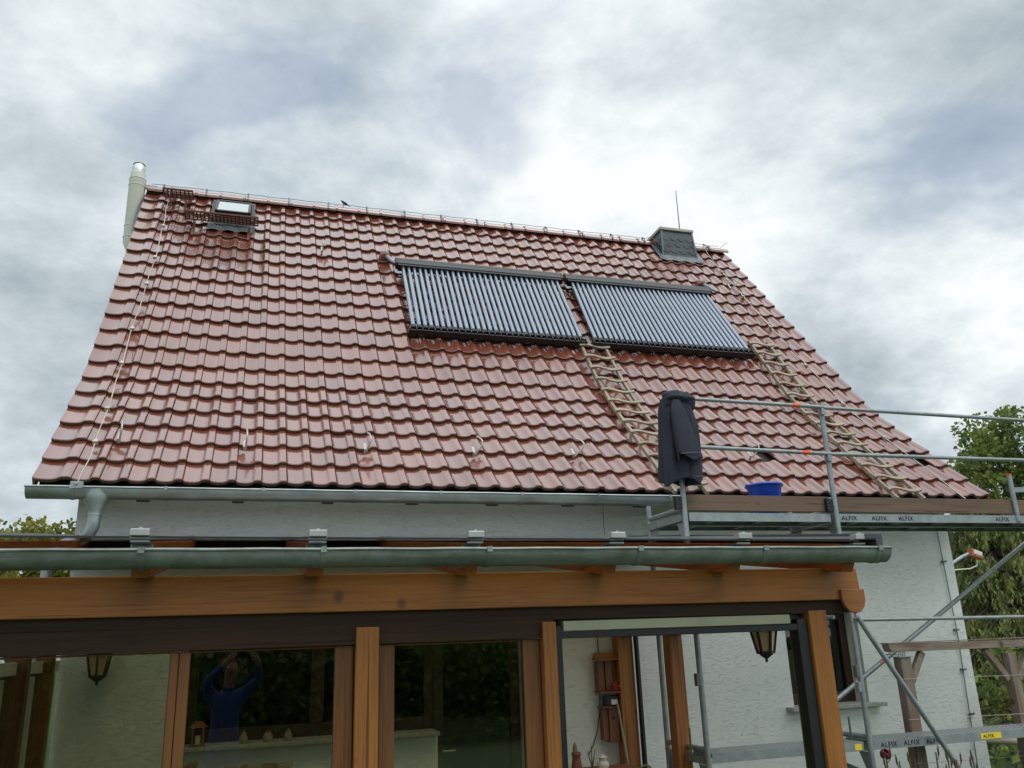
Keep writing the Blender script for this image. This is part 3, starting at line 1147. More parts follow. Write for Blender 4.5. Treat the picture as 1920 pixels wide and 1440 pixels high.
cb = MB()
zs = (7.6, CZT)
vs = []
for z in zs:
    k = (z - 8.25) / (CZT - 8.25)
    a, b, c, d = lerp(CX0, CTX0, k), lerp(CX1, CTX1, k), lerp(CY0, CTY0, k), lerp(CY1, CTY1, k)
    vs += [(a, c, z), (b, c, z), (b, d, z), (a, d, z)]
cb.add(vs, [(0, 1, 5, 4), (1, 2, 6, 5), (2, 3, 7, 6), (3, 0, 4, 7), (4, 5, 6, 7)])
chim = cb.build('chimney', SLATE, house)
sl_ = MB()
for face in 'flrb':
    nrow, ncol = 6, 4
    rowh = (CZT - 8.20) / nrow
    for r_ in range(nrow):
        zt = CZT - 0.02 - r_ * rowh
        for c_ in range(-1, ncol + 1):
            u0 = (c_ + (0.5 if r_ % 2 else 0)) / ncol
            u1 = u0 + 1 / ncol
            a, b = max(0, u0), min(1, u1)
            if b - a < 0.03:
                continue
            # slate with its lower corners clipped (fish-scale laying)
            pts = []
            zb = zt - rowh * 1.38
            cl2 = 0.30 / ncol
            outl = [(a, zt), (a, zb + rowh * 0.42 if a == u0 else zb), (min(max(u0 + cl2, a), b), zb), (max(min(u1 - cl2, b), a), zb),
                    (b, zb + rowh * 0.42 if b == u1 else zb), (b, zt)]
            tone = random.random()
            off0, off1 = 0.004 + r_ * 0.0006, 0.014 + r_ * 0.0006
            P = []
            for (u, z) in outl:
                k = (zt - z) / (zt - zb)
                p, nn = chim_pt(face, u, z)
                P.append(p + nn * lerp(off0, off1, k))
            nn = chim_pt(face, 0.5, zt)[1]
            m_ = len(P)
            B = [p - nn * 0.006 for p in P]
            sl_.add(P + B, [tuple(range(m_))] + [((i + 1) % m_, i, m_ + i, m_ + (i + 1) % m_) for i in range(m_)], 0, tone)
sl_.build('slate_cladding', SLATE, chim)
for (x_, y_) in ((CTX0, CTY0), (CTX1, CTY0)):
    k0 = (8.30 - 8.25) / (CZT - 8.25)
    bx = CX0 if x_ == CTX0 else CX1
    cc = MB()
    cc.bar((lerp(bx, x_, k0), CY0 - 0.012, 8.30), (x_, y_ - 0.012, CZT), 0.030, 0.012, (0, 1, 0))
    cc.build('corner_strip', LEAD, chim)
MB().box(CTX0 - 0.035, CTX1 + 0.035, CTY0 - 0.035, CTY1 + 0.035, CZT, CZT + 0.055).build('chimney_cap', STONE, chim, bevel=0.008)
fs_ = MB()
for x_ in range(16):
    xa, xb = 6.59 + x_ * 0.05, 6.59 + (x_ + 1) * 0.05
    sa = 6.58
    a0, a1 = RP(xa, sa, 0.046 + 0.008 * math.sin(xa * 28)), RP(xb, sa, 0.046 + 0.008 * math.sin(xb * 28))
    b0, b1 = RP(xa, 6.80, 0.06), RP(xb, 6.80, 0.06)
    fs_.add([a0, a1, b1, b0], [(0, 1, 2, 3)])
for (xa, xb) in ((6.56, 6.66), (7.33, 7.43)):
    fs_.add([RP(xa, 6.60, 0.05), RP(xb, 6.60, 0.05), RP(xb, SMAX - 0.02, 0.055), RP(xa, SMAX - 0.02, 0.055)], [(0, 1, 2, 3)])
fs_.build('flashing', LEAD, chim, smooth=40)

# ------------------------------------------------------------------ skylight
sk = thing('skylight', 'small roof window standing open near the left end of the ridge', 'skylight', tuple(RP(-0.56, 6.35, 0.02)))
xa, xb, sa, sb = -0.80, -0.335, 6.33, 6.93
fm = MB()


def skp(x, s, h):
    return RP(x, s, h)


def skbar(mb, x0_, s0_, x1_, s1_, h, w, d):
    mb.bar(skp(x0_, s0_, h), skp(x1_, s1_, h), w, d, N2)


base = MB()
skbar(base, xa - 0.05, sa - 0.04, xa - 0.05, sb + 0.05, 0.045, 0.05, 0.09)
skbar(base, xb + 0.05, sa - 0.04, xb + 0.05, sb + 0.05, 0.045, 0.05, 0.09)
skbar(base, xa - 0.025, sa - 0.04, xb + 0.025, sa - 0.04, 0.040, 0.05, 0.08)
skbar(base, xa - 0.025, sb + 0.03, xb + 0.025, sb + 0.03, 0.045, 0.05, 0.09)
base.build('curb', BLACK, sk)


def lid(s, h0=0.10, open_=0.18):
    k = (sb - s) / (sb - sa)
    return h0 + open_ * k * 0.55


lm = MB()
for x_ in (xa, xb):
    lm.bar(skp(x_, sa, lid(sa)), skp(x_, sb, lid(sb)), 0.035, 0.035, N2)
lm.bar(skp(xa + 0.018, sa, lid(sa)), skp(xb - 0.018, sa, lid(sa)), 0.035, 0.033, N2)
lm.bar(skp(xa + 0.018, sb, lid(sb)), skp(xb - 0.018, sb, lid(sb)), 0.035, 0.033, N2)
lm.build('frame', MANI, sk, bevel=0.004)
SKG = mat("bright_skylight_glass", (0.26, 0.28, 0.28), 0.10, 0.0, var=0.03, coat=1.0, spec=0.8)
pm_ = MB()
pm_.add([skp(xa + 0.017, sa + 0.017, lid(sa) + 0.006), skp(xb - 0.017, sa + 0.017, lid(sa) + 0.006), skp(xb - 0.017, sb - 0.017, lid(sb) + 0.006),
         skp(xa + 0.017, sb - 0.017, lid(sb) + 0.006)], [(0, 1, 2, 3)])
pm_.build('pane', SKG, sk)
ap = MB()
for k in range(20):
    x_a, x_b = xa - 0.10 + k * 0.033, xa - 0.10 + (k + 1) * 0.033
    h1 = 0.036 + 0.010 * math.sin(x_a * 28.7)
    h2 = 0.036 + 0.010 * math.sin(x_b * 28.7)
    ap.add([RP(x_a, 6.02, h1), RP(x_b, 6.02, h2), RP(x_b, 6.30, 0.055), RP(x_a, 6.30, 0.055)], [(0, 1, 2, 3)])
ap.build('apron', LEAD, sk, smooth=40)


# ------------------------------------------------------------------ perforated roof steps
def roof_step(xa, xb, s, label):
    c = RP((xa + xb) / 2, s, 0.0)
    t = thing('roof_step', label, 'roof step', tuple(RP((xa + xb) / 2, s - 0.15, 0.02)), 'perforated steps on the roof')
    # level tread of expanded metal, front and back flanges
    y1 = c.y - 0.02
    y0 = y1 - 0.26
    z = c.z + 0.10
    L = xb - xa
    tr = MB()
    nx = int(L / 0.052)
    for k in range(nx + 1):
        tr.box(xa + k * L / nx - 0.008, xa + k * L / nx + 0.008, y0 + 0.006, y1 - 0.006, z - 0.010, z)
    for q in range(5):
        yy = y0 + 0.02 + q * 0.055
        tr.box(xa, xb, yy - 0.009, yy + 0.009, z - 0.011, z - 0.001)
    tr.build('tread', BROWNSTEEL, t)
    fl_ = MB()
    fl_.box(xa - 0.006, xb + 0.006, y0 - 0.004, y0 + 0.004, z - 0.012, z + 0.012)
    fl_.box(xa - 0.006, xb + 0.006, y1 - 0.004, y1 + 0.004, z - 0.012, z + 0.012)
    for x_ in (xa - 0.004, xb + 0.001):
        fl_.box(x_, x_ + 0.004, y0 + 0.004, y1 - 0.004, z - 0.03, z + 0.012)
    fl_.build('flange', BROWNSTEEL, t)
    xs = [xa + 0.12, xb - 0.12] if L > 0.5 else [xa + 0.10, xb - 0.10]
    for x_ in xs:
        br = MB()
        q0 = RP(x_, s - 0.30, 0.02)
        br.bar(V((x_, y1, z - 0.02)), q0, 0.03, 0.008, (1, 0, 0))
        br.bar(V((x_, y0 + 0.02, z - 0.02)), RP(x_, s - 0.16, 0.03), 0.03, 0.008, (1, 0, 0))
        br.bar(RP(x_, s - 0.38, 0.040), RP(x_, s + 0.12, 0.040), 0.034, 0.008, N2)
        br.build('bracket', BROWNSTEEL, t)
    return t


roof_step(-1.57, -1.16, 6.86, 'short brown perforated step directly under the ridge')
roof_step(-1.20, -0.20, 6.14, 'long brown perforated step below the small roof window')

# ------------------------------------------------------------------ solar collectors
def collector(xt0, xt1, xb0, xb1, label):
    s_top, s_bot, h = 5.22, 3.42, 0.125
    t = thing('solar_collector', label, 'solar collector', tuple(RP((xb0 + xb1) / 2, s_bot, 0.03)), 'tube collectors on the roof')
    mm = MB()
    c0, c1 = RP(xt0, 5.27, h + 0.01), RP(xt1, 5.27, h + 0.01)
    # manifold: rounded casing swept along the eaves direction
    prof_ = [(-0.095, -0.055), (-0.095, 0.015), (-0.078, 0.045), (-0.04, 0.060), (0.045, 0.060), (0.075, 0.042), (0.088, 0.01), (0.088, -0.055)]
    vs = []
    for c in (c0, c1):
        for a, b in prof_:
            vs.append(c + T2 * a + N2 * b)
    m_ = len(prof_)
    fs = [(k, (k + 1) % m_, m_ + (k + 1) % m_, m_ + k) for k in range(m_)]
    mm.add(vs, [tuple(reversed(f)) for f in fs] + [tuple(range(m_)), tuple(reversed(range(m_, 2 * m_)))])
    mo = mm.build('manifold', MANI, t, bevel=0.006)
    for c, sg in ((c0, -1), (c1, 1)):
        e = MB()
        vs = []
        for d in (0.0, 0.018 * sg):
            for a, b in prof_:
                vs.append(c + V((d, 0, 0)) + T2 * a * 1.05 + N2 * b * 1.05)
        e.add(vs, [(k, (k + 1) % m_, m_ + (k + 1) % m_, m_ + k) for k in range(m_)] + [tuple(range(m_)), tuple(reversed(range(m_, 2 * m_)))])
        e.build('end_cap', BLACK, mo)
    sk_ = MB()
    sk_.bar(RP(xt0 + 0.01, 5.165, h - 0.005), RP(xt1 - 0.01, 5.165, h - 0.005), 0.05, 0.10, N2)
    sk_.build('tube_socket', BLACK, mo)
    nt = 30
    for k in range(nt):
        u = (k + 0.5) / nt
        x0_ = lerp(xt0 + 0.045, xt1 - 0.045, u)
        x1_ = lerp(xb0, xb1, u)
        tb = MB()
        a, b = RP(x0_, s_top - 0.02, h), RP(x1_, s_bot + 0.03, h)
        d = (a - b).normalized()
        tb.tube([b, b + d * 0.004, lerp(b, a, 0.5), a - d * 0.012, a, a + d * 0.02],
                [0.022, 0.030, 0.030, 0.030, 0.027, 0.016], 14, 0)
        tb.tube([b - d * 0.030, b - d * 0.022, b + d * 0.035, b + d * 0.042], [0.024, 0.033, 0.033, 0.030], 14, 1)
        tb.build('tube', [TUBE, BLACK], t, smooth=40)
    br = MB()
    br.bar(RP(xb0 - 0.03, s_bot - 0.02, h - 0.045), RP(xb1 + 0.03, s_bot - 0.02, h - 0.045), 0.075, 0.03, N2)
    br.bar(RP(xb0 - 0.03, s_bot - 0.055, h - 0.02), RP(xb1 + 0.03, s_bot - 0.055, h - 0.02), 0.014, 0.075, N2)
    for k in range(nt + 1):
        x_ = lerp(xb0 - 0.01, xb1 + 0.01, k / nt)
        br.bar(RP(x_, s_bot - 0.05, h + 0.005), RP(x_, s_bot + 0.03, h + 0.005), 0.010, 0.05, N2)
    br.build('bottom_rail', BLACK, t)
    for u in (0.06, 0.36, 0.66, 0.95):
        r_ = MB()
        r_.bar(RP(lerp(xb0, xb1, u), s_bot - 0.06, 0.062), RP(lerp(xt0, xt1, u), 5.34, 0.062), 0.045, 0.022, N2)
        r_.build('mounting_rail', DARKGALV, t)
    for sx in (3.75, 4.45, 4.95):
        r_ = MB()
        k = (sx - s_bot) / (s_top - s_bot)
        r_.bar(RP(lerp(xb0, xt0, k), sx, 0.082), RP(lerp(xb1, xt1, k), sx, 0.082), 0.03, 0.014, N2)
        r_.build('cross_rail', DARKGALV, t)
    return t


collector(1.768, 4.300, 1.775, 4.165, 'left tube collector with paler tubes below the grey vent cowl')
collector(4.385, 6.870, 4.300, 6.765, 'right tube collector with bluer tubes, nearest the slate chimney')
cu = MB()
cu.tube([RP(4.315, 5.27, 0.135), RP(4.37, 5.27, 0.135)], 0.012, 8)
COPPER = mat("copper_pipe", (0.45, 0.22, 0.12), 0.35, 0.9)
tag(cu.build('copper_joint', COPPER, smooth=40), 'short copper pipe joining the two tube collectors', 'pipe')


# pipe cowls that lead the collector pipes through the roof
def cowl(x, s, label):
    t = thing('vent_cowl', label, 'vent cowl', tuple(RP(x, s, 0.02)), 'pipe cowls beside the collectors')
    m1 = MB()
    c = RP(x, s, 0.03)
    m1.lathe(c - N2 * 0.03, [(0.085, 0.0), (0.085, 0.05), (0.075, 0.10), (0.055, 0.14), (0.0, 0.155)], 18, axis=(N2 - T2 * 0.35))
    m1.build('hood', TILE, t, smooth=50)
    m2 = MB()
    m2.lathe(RP(x + 0.012, s - 0.062, 0.06), [(0.0, 0.0), (0.060, 0.0), (0.060, 0.012), (0.0, 0.012)], 18, axis=(-T2 + N2 * 0.4))
    m2.build('opening', BLACK, t)
    m3 = MB()
    m3.tube([RP(x + 0.01, s - 0.05, 0.07), RP(x + 0.03, s - 0.12, 0.095), RP(x + 0.05, s - 0.20, 0.11), RP(x + 0.075, s - 0.30, 0.12), RP(x + 0.11, s - 0.355, 0.125), RP(x + 0.16, s - 0.365, 0.13)],
            [0.03, 0.032, 0.03, 0.026, 0.016, 0.014], 12)
    m3.build('insulated_pipe', GALV, t, smooth=50)
    return t


cowl(1.635, 5.64, 'round roof cowl with an insulated pipe left of the collectors')
cowl(6.93, 5.70, 'half hidden roof cowl behind the right end of the collectors')


# ------------------------------------------------------------------ roof ladders
def ladder(top, bot, s_top, s_bot, nrung, label):
    """top/bot: x of left and right rail"""
    t = thing('roof_ladder', label, 'roof ladder', tuple(RP((bot[0] + bot[1]) / 2, s_bot, 0.05)), 'wooden ladders lying on the tiles')
    for k in (0, 1):
        r_ = MB()
        pts = []
        for q in range(15):
            s = lerp(s_bot, s_top, q / 14)
            kk = (s - SK) / 0.35
            h = 0.062
            if abs(kk) < 1:
                h += 0.012 * (1 - kk * kk)
            pts.append((lerp(bot[k], top[k], q / 14), s, h))
        for a, b in zip(pts[:-1], pts[1:]):
            r_.bar(RP(a[0], a[1], a[2]), RP(b[0], b[1] + 0.002, b[2]), 0.032, 0.042, RN((a[1] + b[1]) / 2))
        r_.build('side_rail', PALEY, t)
    for k in range(nrung):
        u = (k + 0.45) / nrung
        s = lerp(s_top, s_bot, u)
        q = (s_top - s) / (s_top - s_bot)
        xl, xr = lerp(top[0], bot[0], q) - 0.045, lerp(top[1], bot[1], q) + 0.05
        g_ = MB()
        vs, fs = [], []
        NN, TT = RN(s), RT(s)
        m_ = 13
        ph = random.uniform(-0.2, 0.2)
        for i in range(m_):
            v_ = i / (m_ - 1)
            x = lerp(xl, xr, v_)
            wob = 0.016 * math.sin(v_ * math.pi * 2 + ph + 0.4) + 0.010 * math.sin(v_ * math.pi)
            wid = 0.024 + 0.004 * math.sin(v_ * 9 + k)
            for (dt, dh) in ((-wid, 0.0), (wid, 0.0), (wid, 0.020), (-wid, 0.020)):
                p = RP(x, s, 0.084) + TT * (dt + wob - 0.02 * v_ * 0) + NN * (dh + 0.010 * math.sin(v_ * math.pi * 2 + 0.5))
                vs.append(p)
        for i in range(m_ - 1):
            for c in range(4):
                fs.append((i * 4 + c, i * 4 + (c + 1) % 4, (i + 1) * 4 + (c + 1) % 4, (i + 1) * 4 + c))
        fs += [(3, 2, 1, 0), ((m_ - 1) * 4, (m_ - 1) * 4 + 1, (m_ - 1) * 4 + 2, (m_ - 1) * 4 + 3)]
        g_.add(vs, [tuple(reversed(f)) for f in fs])
        g_.build('rung', PALEX, t)
    return t


ladder((4.125, 4.470), (4.030, 4.395), 3.46, -0.12, 13, 'pale wooden roof ladder running down behind the hanging jacket')
ladder((6.950, 7.265), (6.690, 7.045), 3.86, -0.17, 15, 'pale wooden roof ladder near the right edge of the roof')

# ------------------------------------------------------------------ roof hooks
def hook(x, s, lean, label):
    t = thing('roof_hook', label, 'roof hook', tuple(RP(x, s, 0.03)), 'safety hooks on the tiles')
    m1 = MB()
    pts = []
    for k in range(11):
        a = k / 10
        hh = 0.035 + 0.15 * math.sin(a * math.pi * 0.62) ** 0.8
        ss = s - 0.02 + 0.13 * a - 0.05 * math.sin(a * math.pi)
        pts.append(RP(x + lean * 0.05 * math.sin(a * math.pi * 0.9) + 0.01, ss, hh))
    m1.tube(pts, [0.009] * 11, 8)
    m1.build('bow', HOOK, t, smooth=50)
    m2 = MB()
    m2.bar(RP(x, s - 0.005, 0.052), RP(x, s + 0.10, 0.060), 0.026, 0.005, RN(s))
    m2.bar(RP(x, s - 0.005, 0.052), RP(x, s - 0.005, 0.010), 0.026, 0.005, RT(s))
    m2.build('foot_plate', HOOK, t)
    return t


hook(-1.241, 0.68, 0.4, 'curved steel roof hook closest to the left conductor wire')
hook(-0.139, 0.60, 0.2, 'thin upright roof hook, second from left in the low row')
hook(0.992, 0.62, 0.7, 'pale roof hook in the low row, third from left')
hook(2.095, 0.62, 1.2, 'strongly curved roof hook in the low row, fourth from left')
hook(3.189, 0.65, 1.6, 'roof hook low on the tiles, nearest left of the jacket')
hook(5.37, 0.74, 1.2, 'roof hook in the gap of a missing tile between the ladders')
hook(0.719, 5.62, 0.0, 'pale roof hook high up between roof window and collectors')
hook(7.494, 5.67, 1.4, 'roof hook high up on the tiles below the chimney')

# ------------------------------------------------------------------ lightning protection
def wire(name, pts, r, label, clips, mat_=WIRE):
    t = thing(name, label, 'lightning wire', tuple(pts[0]))
    MB().tube(pts, r, 6).build('cable', mat_, t, smooth=60)
    for c in clips:
        m = MB()
        p, u, n = c
        m.obox(p, V((1, 0, 0)) * 0.016, u * 0.03, n * 0.014)
        m.obox(p - u * 0.025 + n * 0.004, V((1, 0, 0)) * 0.022, u * 0.008, n * 0.02)
        m.build('holder', WIRE, t)
    return t


pl = [(-1.52, SMAX + 0.0, 0.12), (-1.515, 7.0, 0.07), (-1.50, 6.50, 0.06), (-1.475, 6.0, 0.055), (-1.455, 4.86, 0.05), (-1.47, 3.64, 0.05), (-1.478, 2.62, 0.05),
      (-1.446, 1.59, 0.05), (-1.415, 0.53, 0.05), (-1.424, -0.06, 0.05)]
pp = []
for a, b in zip(pl[:-1], pl[1:]):
    for k in range(6):
        u = k / 6
        pp.append(RP(lerp(a[0], b[0], u) + 0.006 * math.sin(len(pp) * 0.9), lerp(a[1], b[1], u), lerp(a[2], b[2], u) + 0.006 * math.sin(len(pp))))
pp.append(V((-1.425, 7.60, 3.37)))
clips = [(RP(x, s, 0.045), RT(s), RN(s)) for x, s in ((-1.475, 5.95), (-1.46, 4.95), (-1.462, 4.2), (-1.473, 3.1), (-1.47, 2.35), (-1.437, 1.3), (-1.42, 0.62))]
wire('lightning_wire', pp, 0.0055, 'thin pale conductor wire running down the left verge tiles', clips)
m = MB().box(-1.47, -1.375, 7.555, 7.60, 3.325, 3.385)
m.lathe((-1.425, 7.553, 3.365), [(0.0, 0), (0.012, 0.0), (0.012, 0.01), (0.0, 0.012)], 8, axis=(0, -1, 0))
tag(m.build('gutter_clamp', GALV, bevel=0.004), 'small square wire clamp on the left end of the house gutter', 'clamp')
pr_ = [(7.63, SMAX, 0.12), (7.63, 7.0, 0.07), (7.60, 6.5, 0.06), (7.60, 4.64, 0.055), (7.68, 2.6, 0.055), (7.65, 1.54, 0.055), (7.66, 0.5, 0.055), (7.65, -0.06, 0.05)]
pp = []
for a, b in zip(pr_[:-1], pr_[1:]):
    for k in range(6):
        u = k / 6
        pp.append(RP(lerp(a[0], b[0], u), lerp(a[1], b[1], u), lerp(a[2], b[2], u)))
pp.append(V((7.65, 7.60, 3.37)))
clips = [(RP(x, s, 0.045), RT(s), RN(s)) for x, s in ((7.61, 6.3), (7.60, 5.4), (7.61, 4.4), (7.64, 3.3), (7.67, 2.3), (7.66, 1.35))]
wire('lightning_wire', pp, 0.0055, 'thin pale conductor wire running down near the right verge', clips)
# ridge wire
pts = []
for k in range(61):
    x = lerp(-1.80, 7.98, k / 60)
    dip = 0.0
    pts.append(V((x, RIDGE.y - 0.02, RIDGE.z + 0.125 + 0.005 * math.sin(k * 2.1))))
rw = thing('ridge_wire', 'thin wire carried on holders along the whole ridge', 'lightning wire', tuple(pts[0]))
left_pts = [p for p in pts if p.x < 6.6]
right_pts = [p for p in pts if p.x > 7.38]
loop = [V((6.6, RIDGE.y - 0.05, RIDGE.z + 0.15)), V((6.63, CY0 - 0.05, 8.60)), V((7.0, CY0 - 0.06, 8.585)), V((7.36, CY0 - 0.05, 8.58)), V((7.40, RIDGE.y - 0.05, RIDGE.z + 0.12))]
MB().tube(left_pts + loop + right_pts, 0.0042, 6).build('cable', DARKGALV, rw, smooth=60)
for k in range(16):
    x = -1.62 + k * 0.62
    if 6.5 < x < 7.45:
        continue
    m = MB()
    m.obox((x, RIDGE.y - 0.02, RIDGE.z + 0.117), (0.011, 0, 0), (0, 0.014, 0), (0, 0, 0.020))
    m.bar((x, RIDGE.y - 0.125, RIDGE.z - 0.02), (x, RIDGE.y - 0.09, RIDGE.z + 0.085), 0.024, 0.006, (0, 1, 0))
    m.bar((x, RIDGE.y - 0.09, RIDGE.z + 0.085), (x, RIDGE.y - 0.02, RIDGE.z + 0.105), 0.024, 0.006)
    m.build('holder', DARKGALV, rw)
tag(MB().tube([(7.108, 12.32, 8.85), (7.108, 12.32, 9.20), (7.11, 12.32, 9.86)], [0.011, 0.010, 0.006], 8).build('lightning_rod', DARKGALV, smooth=50),
    'thin upright rod standing on the slate chimney', 'lightning rod')
tag(MB().tube([(7.96, RIDGE.y - 0.02, RIDGE.z + 0.05), (8.20, RIDGE.y + 0.02, RIDGE.z + 0.24)], [0.008, 0.006], 8).build('lightning_rod', WIRE, smooth=50),
    'short slanting rod at the right end of the ridge', 'lightning rod')
hw = [(7.72, WY0 - 0.02, 3.35), (7.725, WY0 - 0.02, 3.07), (7.75, WY0 - 0.02, 1.9), (7.70, WY0 - 0.02, 0.6), (7.69, WY0 - 0.02, 0.05)]
hwt = thing('wall_conductor', 'thin vertical conductor wire clipped to the white wall corner', 'lightning wire', (7.69, WY0, 0.05))
MB().tube(hw, 0.006, 6).build('cable', DARKGALV, hwt, smooth=60)
for z in (2.72, 1.95, 1.52, 1.05):
    MB().box(7.715, 7.775, WY0 - 0.035, WY0 - 0.004, z, z + 0.02).build('holder', DARKGALV, hwt)

# bird on the ridge
bd = MB()
bc = V((1.12, RIDGE.y - 0.02, RIDGE.z + 0.150))
BS = 0.48
bt_ = thing('bird', 'small dark bird perched on the ridge tiles', 'bird', (1.12, RIDGE.y - 0.02, RIDGE.z + 0.10))
body_pts = [bc + V(p) * BS for p in ((-0.12, 0, 0.11), (-0.09, 0, 0.09), (-0.05, 0, 0.05), (0.0, 0, 0.02), (0.04, 0, 0.005), (0.07, 0, -0.015), (0.13, 0, -0.05), (0.18, 0, -0.075))]
bd.tube(body_pts, [0.003, 0.015, 0.019, 0.024, 0.021, 0.014, 0.008, 0.006], 12)
bd.tube([bc + V((-0.02, 0.012, 0.0)), bc + V((-0.02, 0.012, -0.06))], 0.004, 6)
bd.tube([bc + V((-0.02, -0.012, 0.0)), bc + V((-0.02, -0.012, -0.06))], 0.004, 6)
BIRD = mat("grey_feather", (0.05, 0.045, 0.045), 0.8, var=0.4, vscale=30)
bd.build('body', BIRD, bt_, smooth=60)
MB().tube([bc + V((-0.056, 0, 0.052)), bc + V((-0.072, 0, 0.052))], [0.005, 0.001], 8).build('beak', BLACK, bt_)

# ------------------------------------------------------------------ veranda
vr = thing('veranda', 'honey brown timber veranda with glass roof and weathered gutter', 'veranda', (1.1, 4.95, 0))
VX0 = -1.58
# front board and beam behind it
bm = MB().box(VX0, 3.940, 4.950, 4.995, 2.196, 2.404)
beam = bm.build('fascia_beam', WX, vr, bevel=0.006)
poly = [(VX0, 4.997, 2.135), (3.90, 4.997, 2.115)]
for k in range(7):
    t = -math.pi / 2 + (math.pi / 2) * k / 6
    poly.append((3.90 + 0.085 * math.cos(t), 4.997, 2.20 + 0.085 * math.sin(t)))
poly += [(3.975, 4.997, 2.400), (VX0, 4.997, 2.400)]
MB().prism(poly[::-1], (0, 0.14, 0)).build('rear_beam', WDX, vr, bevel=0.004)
# rounded end nose in front of the rear beam
poly = [(3.775, 4.925, 2.262), (3.775, 4.925, 2.20), (3.790, 4.925, 2.155), (3.825, 4.925, 2.120), (3.875, 4.925, 2.105), (3.915, 4.925, 2.118), (3.945, 4.925, 2.150),
        (3.958, 4.925, 2.19), (3.958, 4.925, 2.262)]
MB().prism(poly[::-1], (0, 0.0245, 0)).build('beam_end', WX, vr, bevel=0.004)
# header frame and posts
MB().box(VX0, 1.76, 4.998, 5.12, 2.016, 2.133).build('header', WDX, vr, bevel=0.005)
MB().box(1.80, 3.52, 5.05, 5.13, 2.056, 2.133).build('header', BLACKFRAME, vr)


def post(x0, x1, y0, y1, z1, m=WZ, name='post'):
    MB().box(x0, x1, y0, y1, 0.03, z1).build(name, m, vr, bevel=0.006)


post(0.570, 0.700, 4.965, 4.996, 2.110)
post(0.572, 0.698, 4.997, 5.10, 2.015)
post(1.672, 1.758, 4.965, 4.996, 2.110)
post(1.674, 1.756, 4.997, 5.10, 2.015)
post(3.535, 3.672, 4.975, 5.11, 2.133)
post(-1.56, -1.42, 4.997, 5.11, 2.015)
# glazed front sashes: stiles, rails and pane
for (a, b, la, lb) in ((-1.42, -0.355, 0.09, 0.045), (-0.352, 0.568, 0.055, 0.105), (0.702, 1.670, 0.095, 0.105)):
    w = MB()
    w.box(a, a + la, 5.03, 5.085, 0.05, 2.015).box(b - lb, b, 5.03, 5.085, 0.05, 2.015)
    w.box(a + la, b - lb, 5.031, 5.084, 2.004, 2.015).box(a + la, b - lb, 5.031, 5.084, 0.05, 0.20)
    wo = w.build('sash', WD, vr, bevel=0.005)
    MB().box(a + la, b - lb, 5.05, 5.062, 0.20, 2.004).build('pane', PANE, wo)
# black screen frame in the open bay
bf = MB()
bf.box(1.762, 1.805, 5.0, 5.09, 0.03, 2.083).box(3.455, 3.532, 5.0, 5.09, 0.03, 2.083)
bf.box(1.805, 3.455, 5.002, 5.088, 2.010, 2.052)
bfo = bf.build('screen_frame', BLACKFRAME, vr, bevel=0.003)
OLIVE = mat("olive_reflection_rail", (0.34, 0.36, 0.25), 0.4, 0.2, var=0.1)  # reflection on the cassette's side, put into the colour of the strip
MB().box(1.815, 3.40, 4.992, 5.046, 2.054, 2.112).build('roller_rail', OLIVE, bfo, bevel=0.003)
# right side wall: back post, middle post, header, jamb
MB().box(3.47, 3.63, 8.02, 8.16, 0.03, 2.10).build('post', WZ, vr, bevel=0.006)
MB().box(3.505, 3.632, 6.975, 7.105, 0.03, 2.03).build('post', WZ, vr, bevel=0.006)
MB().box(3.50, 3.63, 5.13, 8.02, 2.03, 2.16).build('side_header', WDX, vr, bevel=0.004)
MB().box(3.50, 3.63, 5.15, 8.16, 2.162, 2.30).build('side_plate', WY, vr, bevel=0.004)
MB().box(3.50, 3.60, 5.11, 5.17, 0.03, 2.03).build('jamb', WD, vr, bevel=0.004)
trk = MB().box(3.64, 3.665, 7.955, 8.015, 0.03, 2.03)
trk.box(3.565, 3.575, 5.3, 8.0, 2.012, 2.028)
trk.build('door_track', BLACKFRAME, vr)
# glass roof
m_ = 0.1205
GZF, GYF = 2.562, 4.60


def gz(yy, x):
    return GZF + 0.006 - 0.0045 * (x + 1.0) + m_ * (yy - GYF)


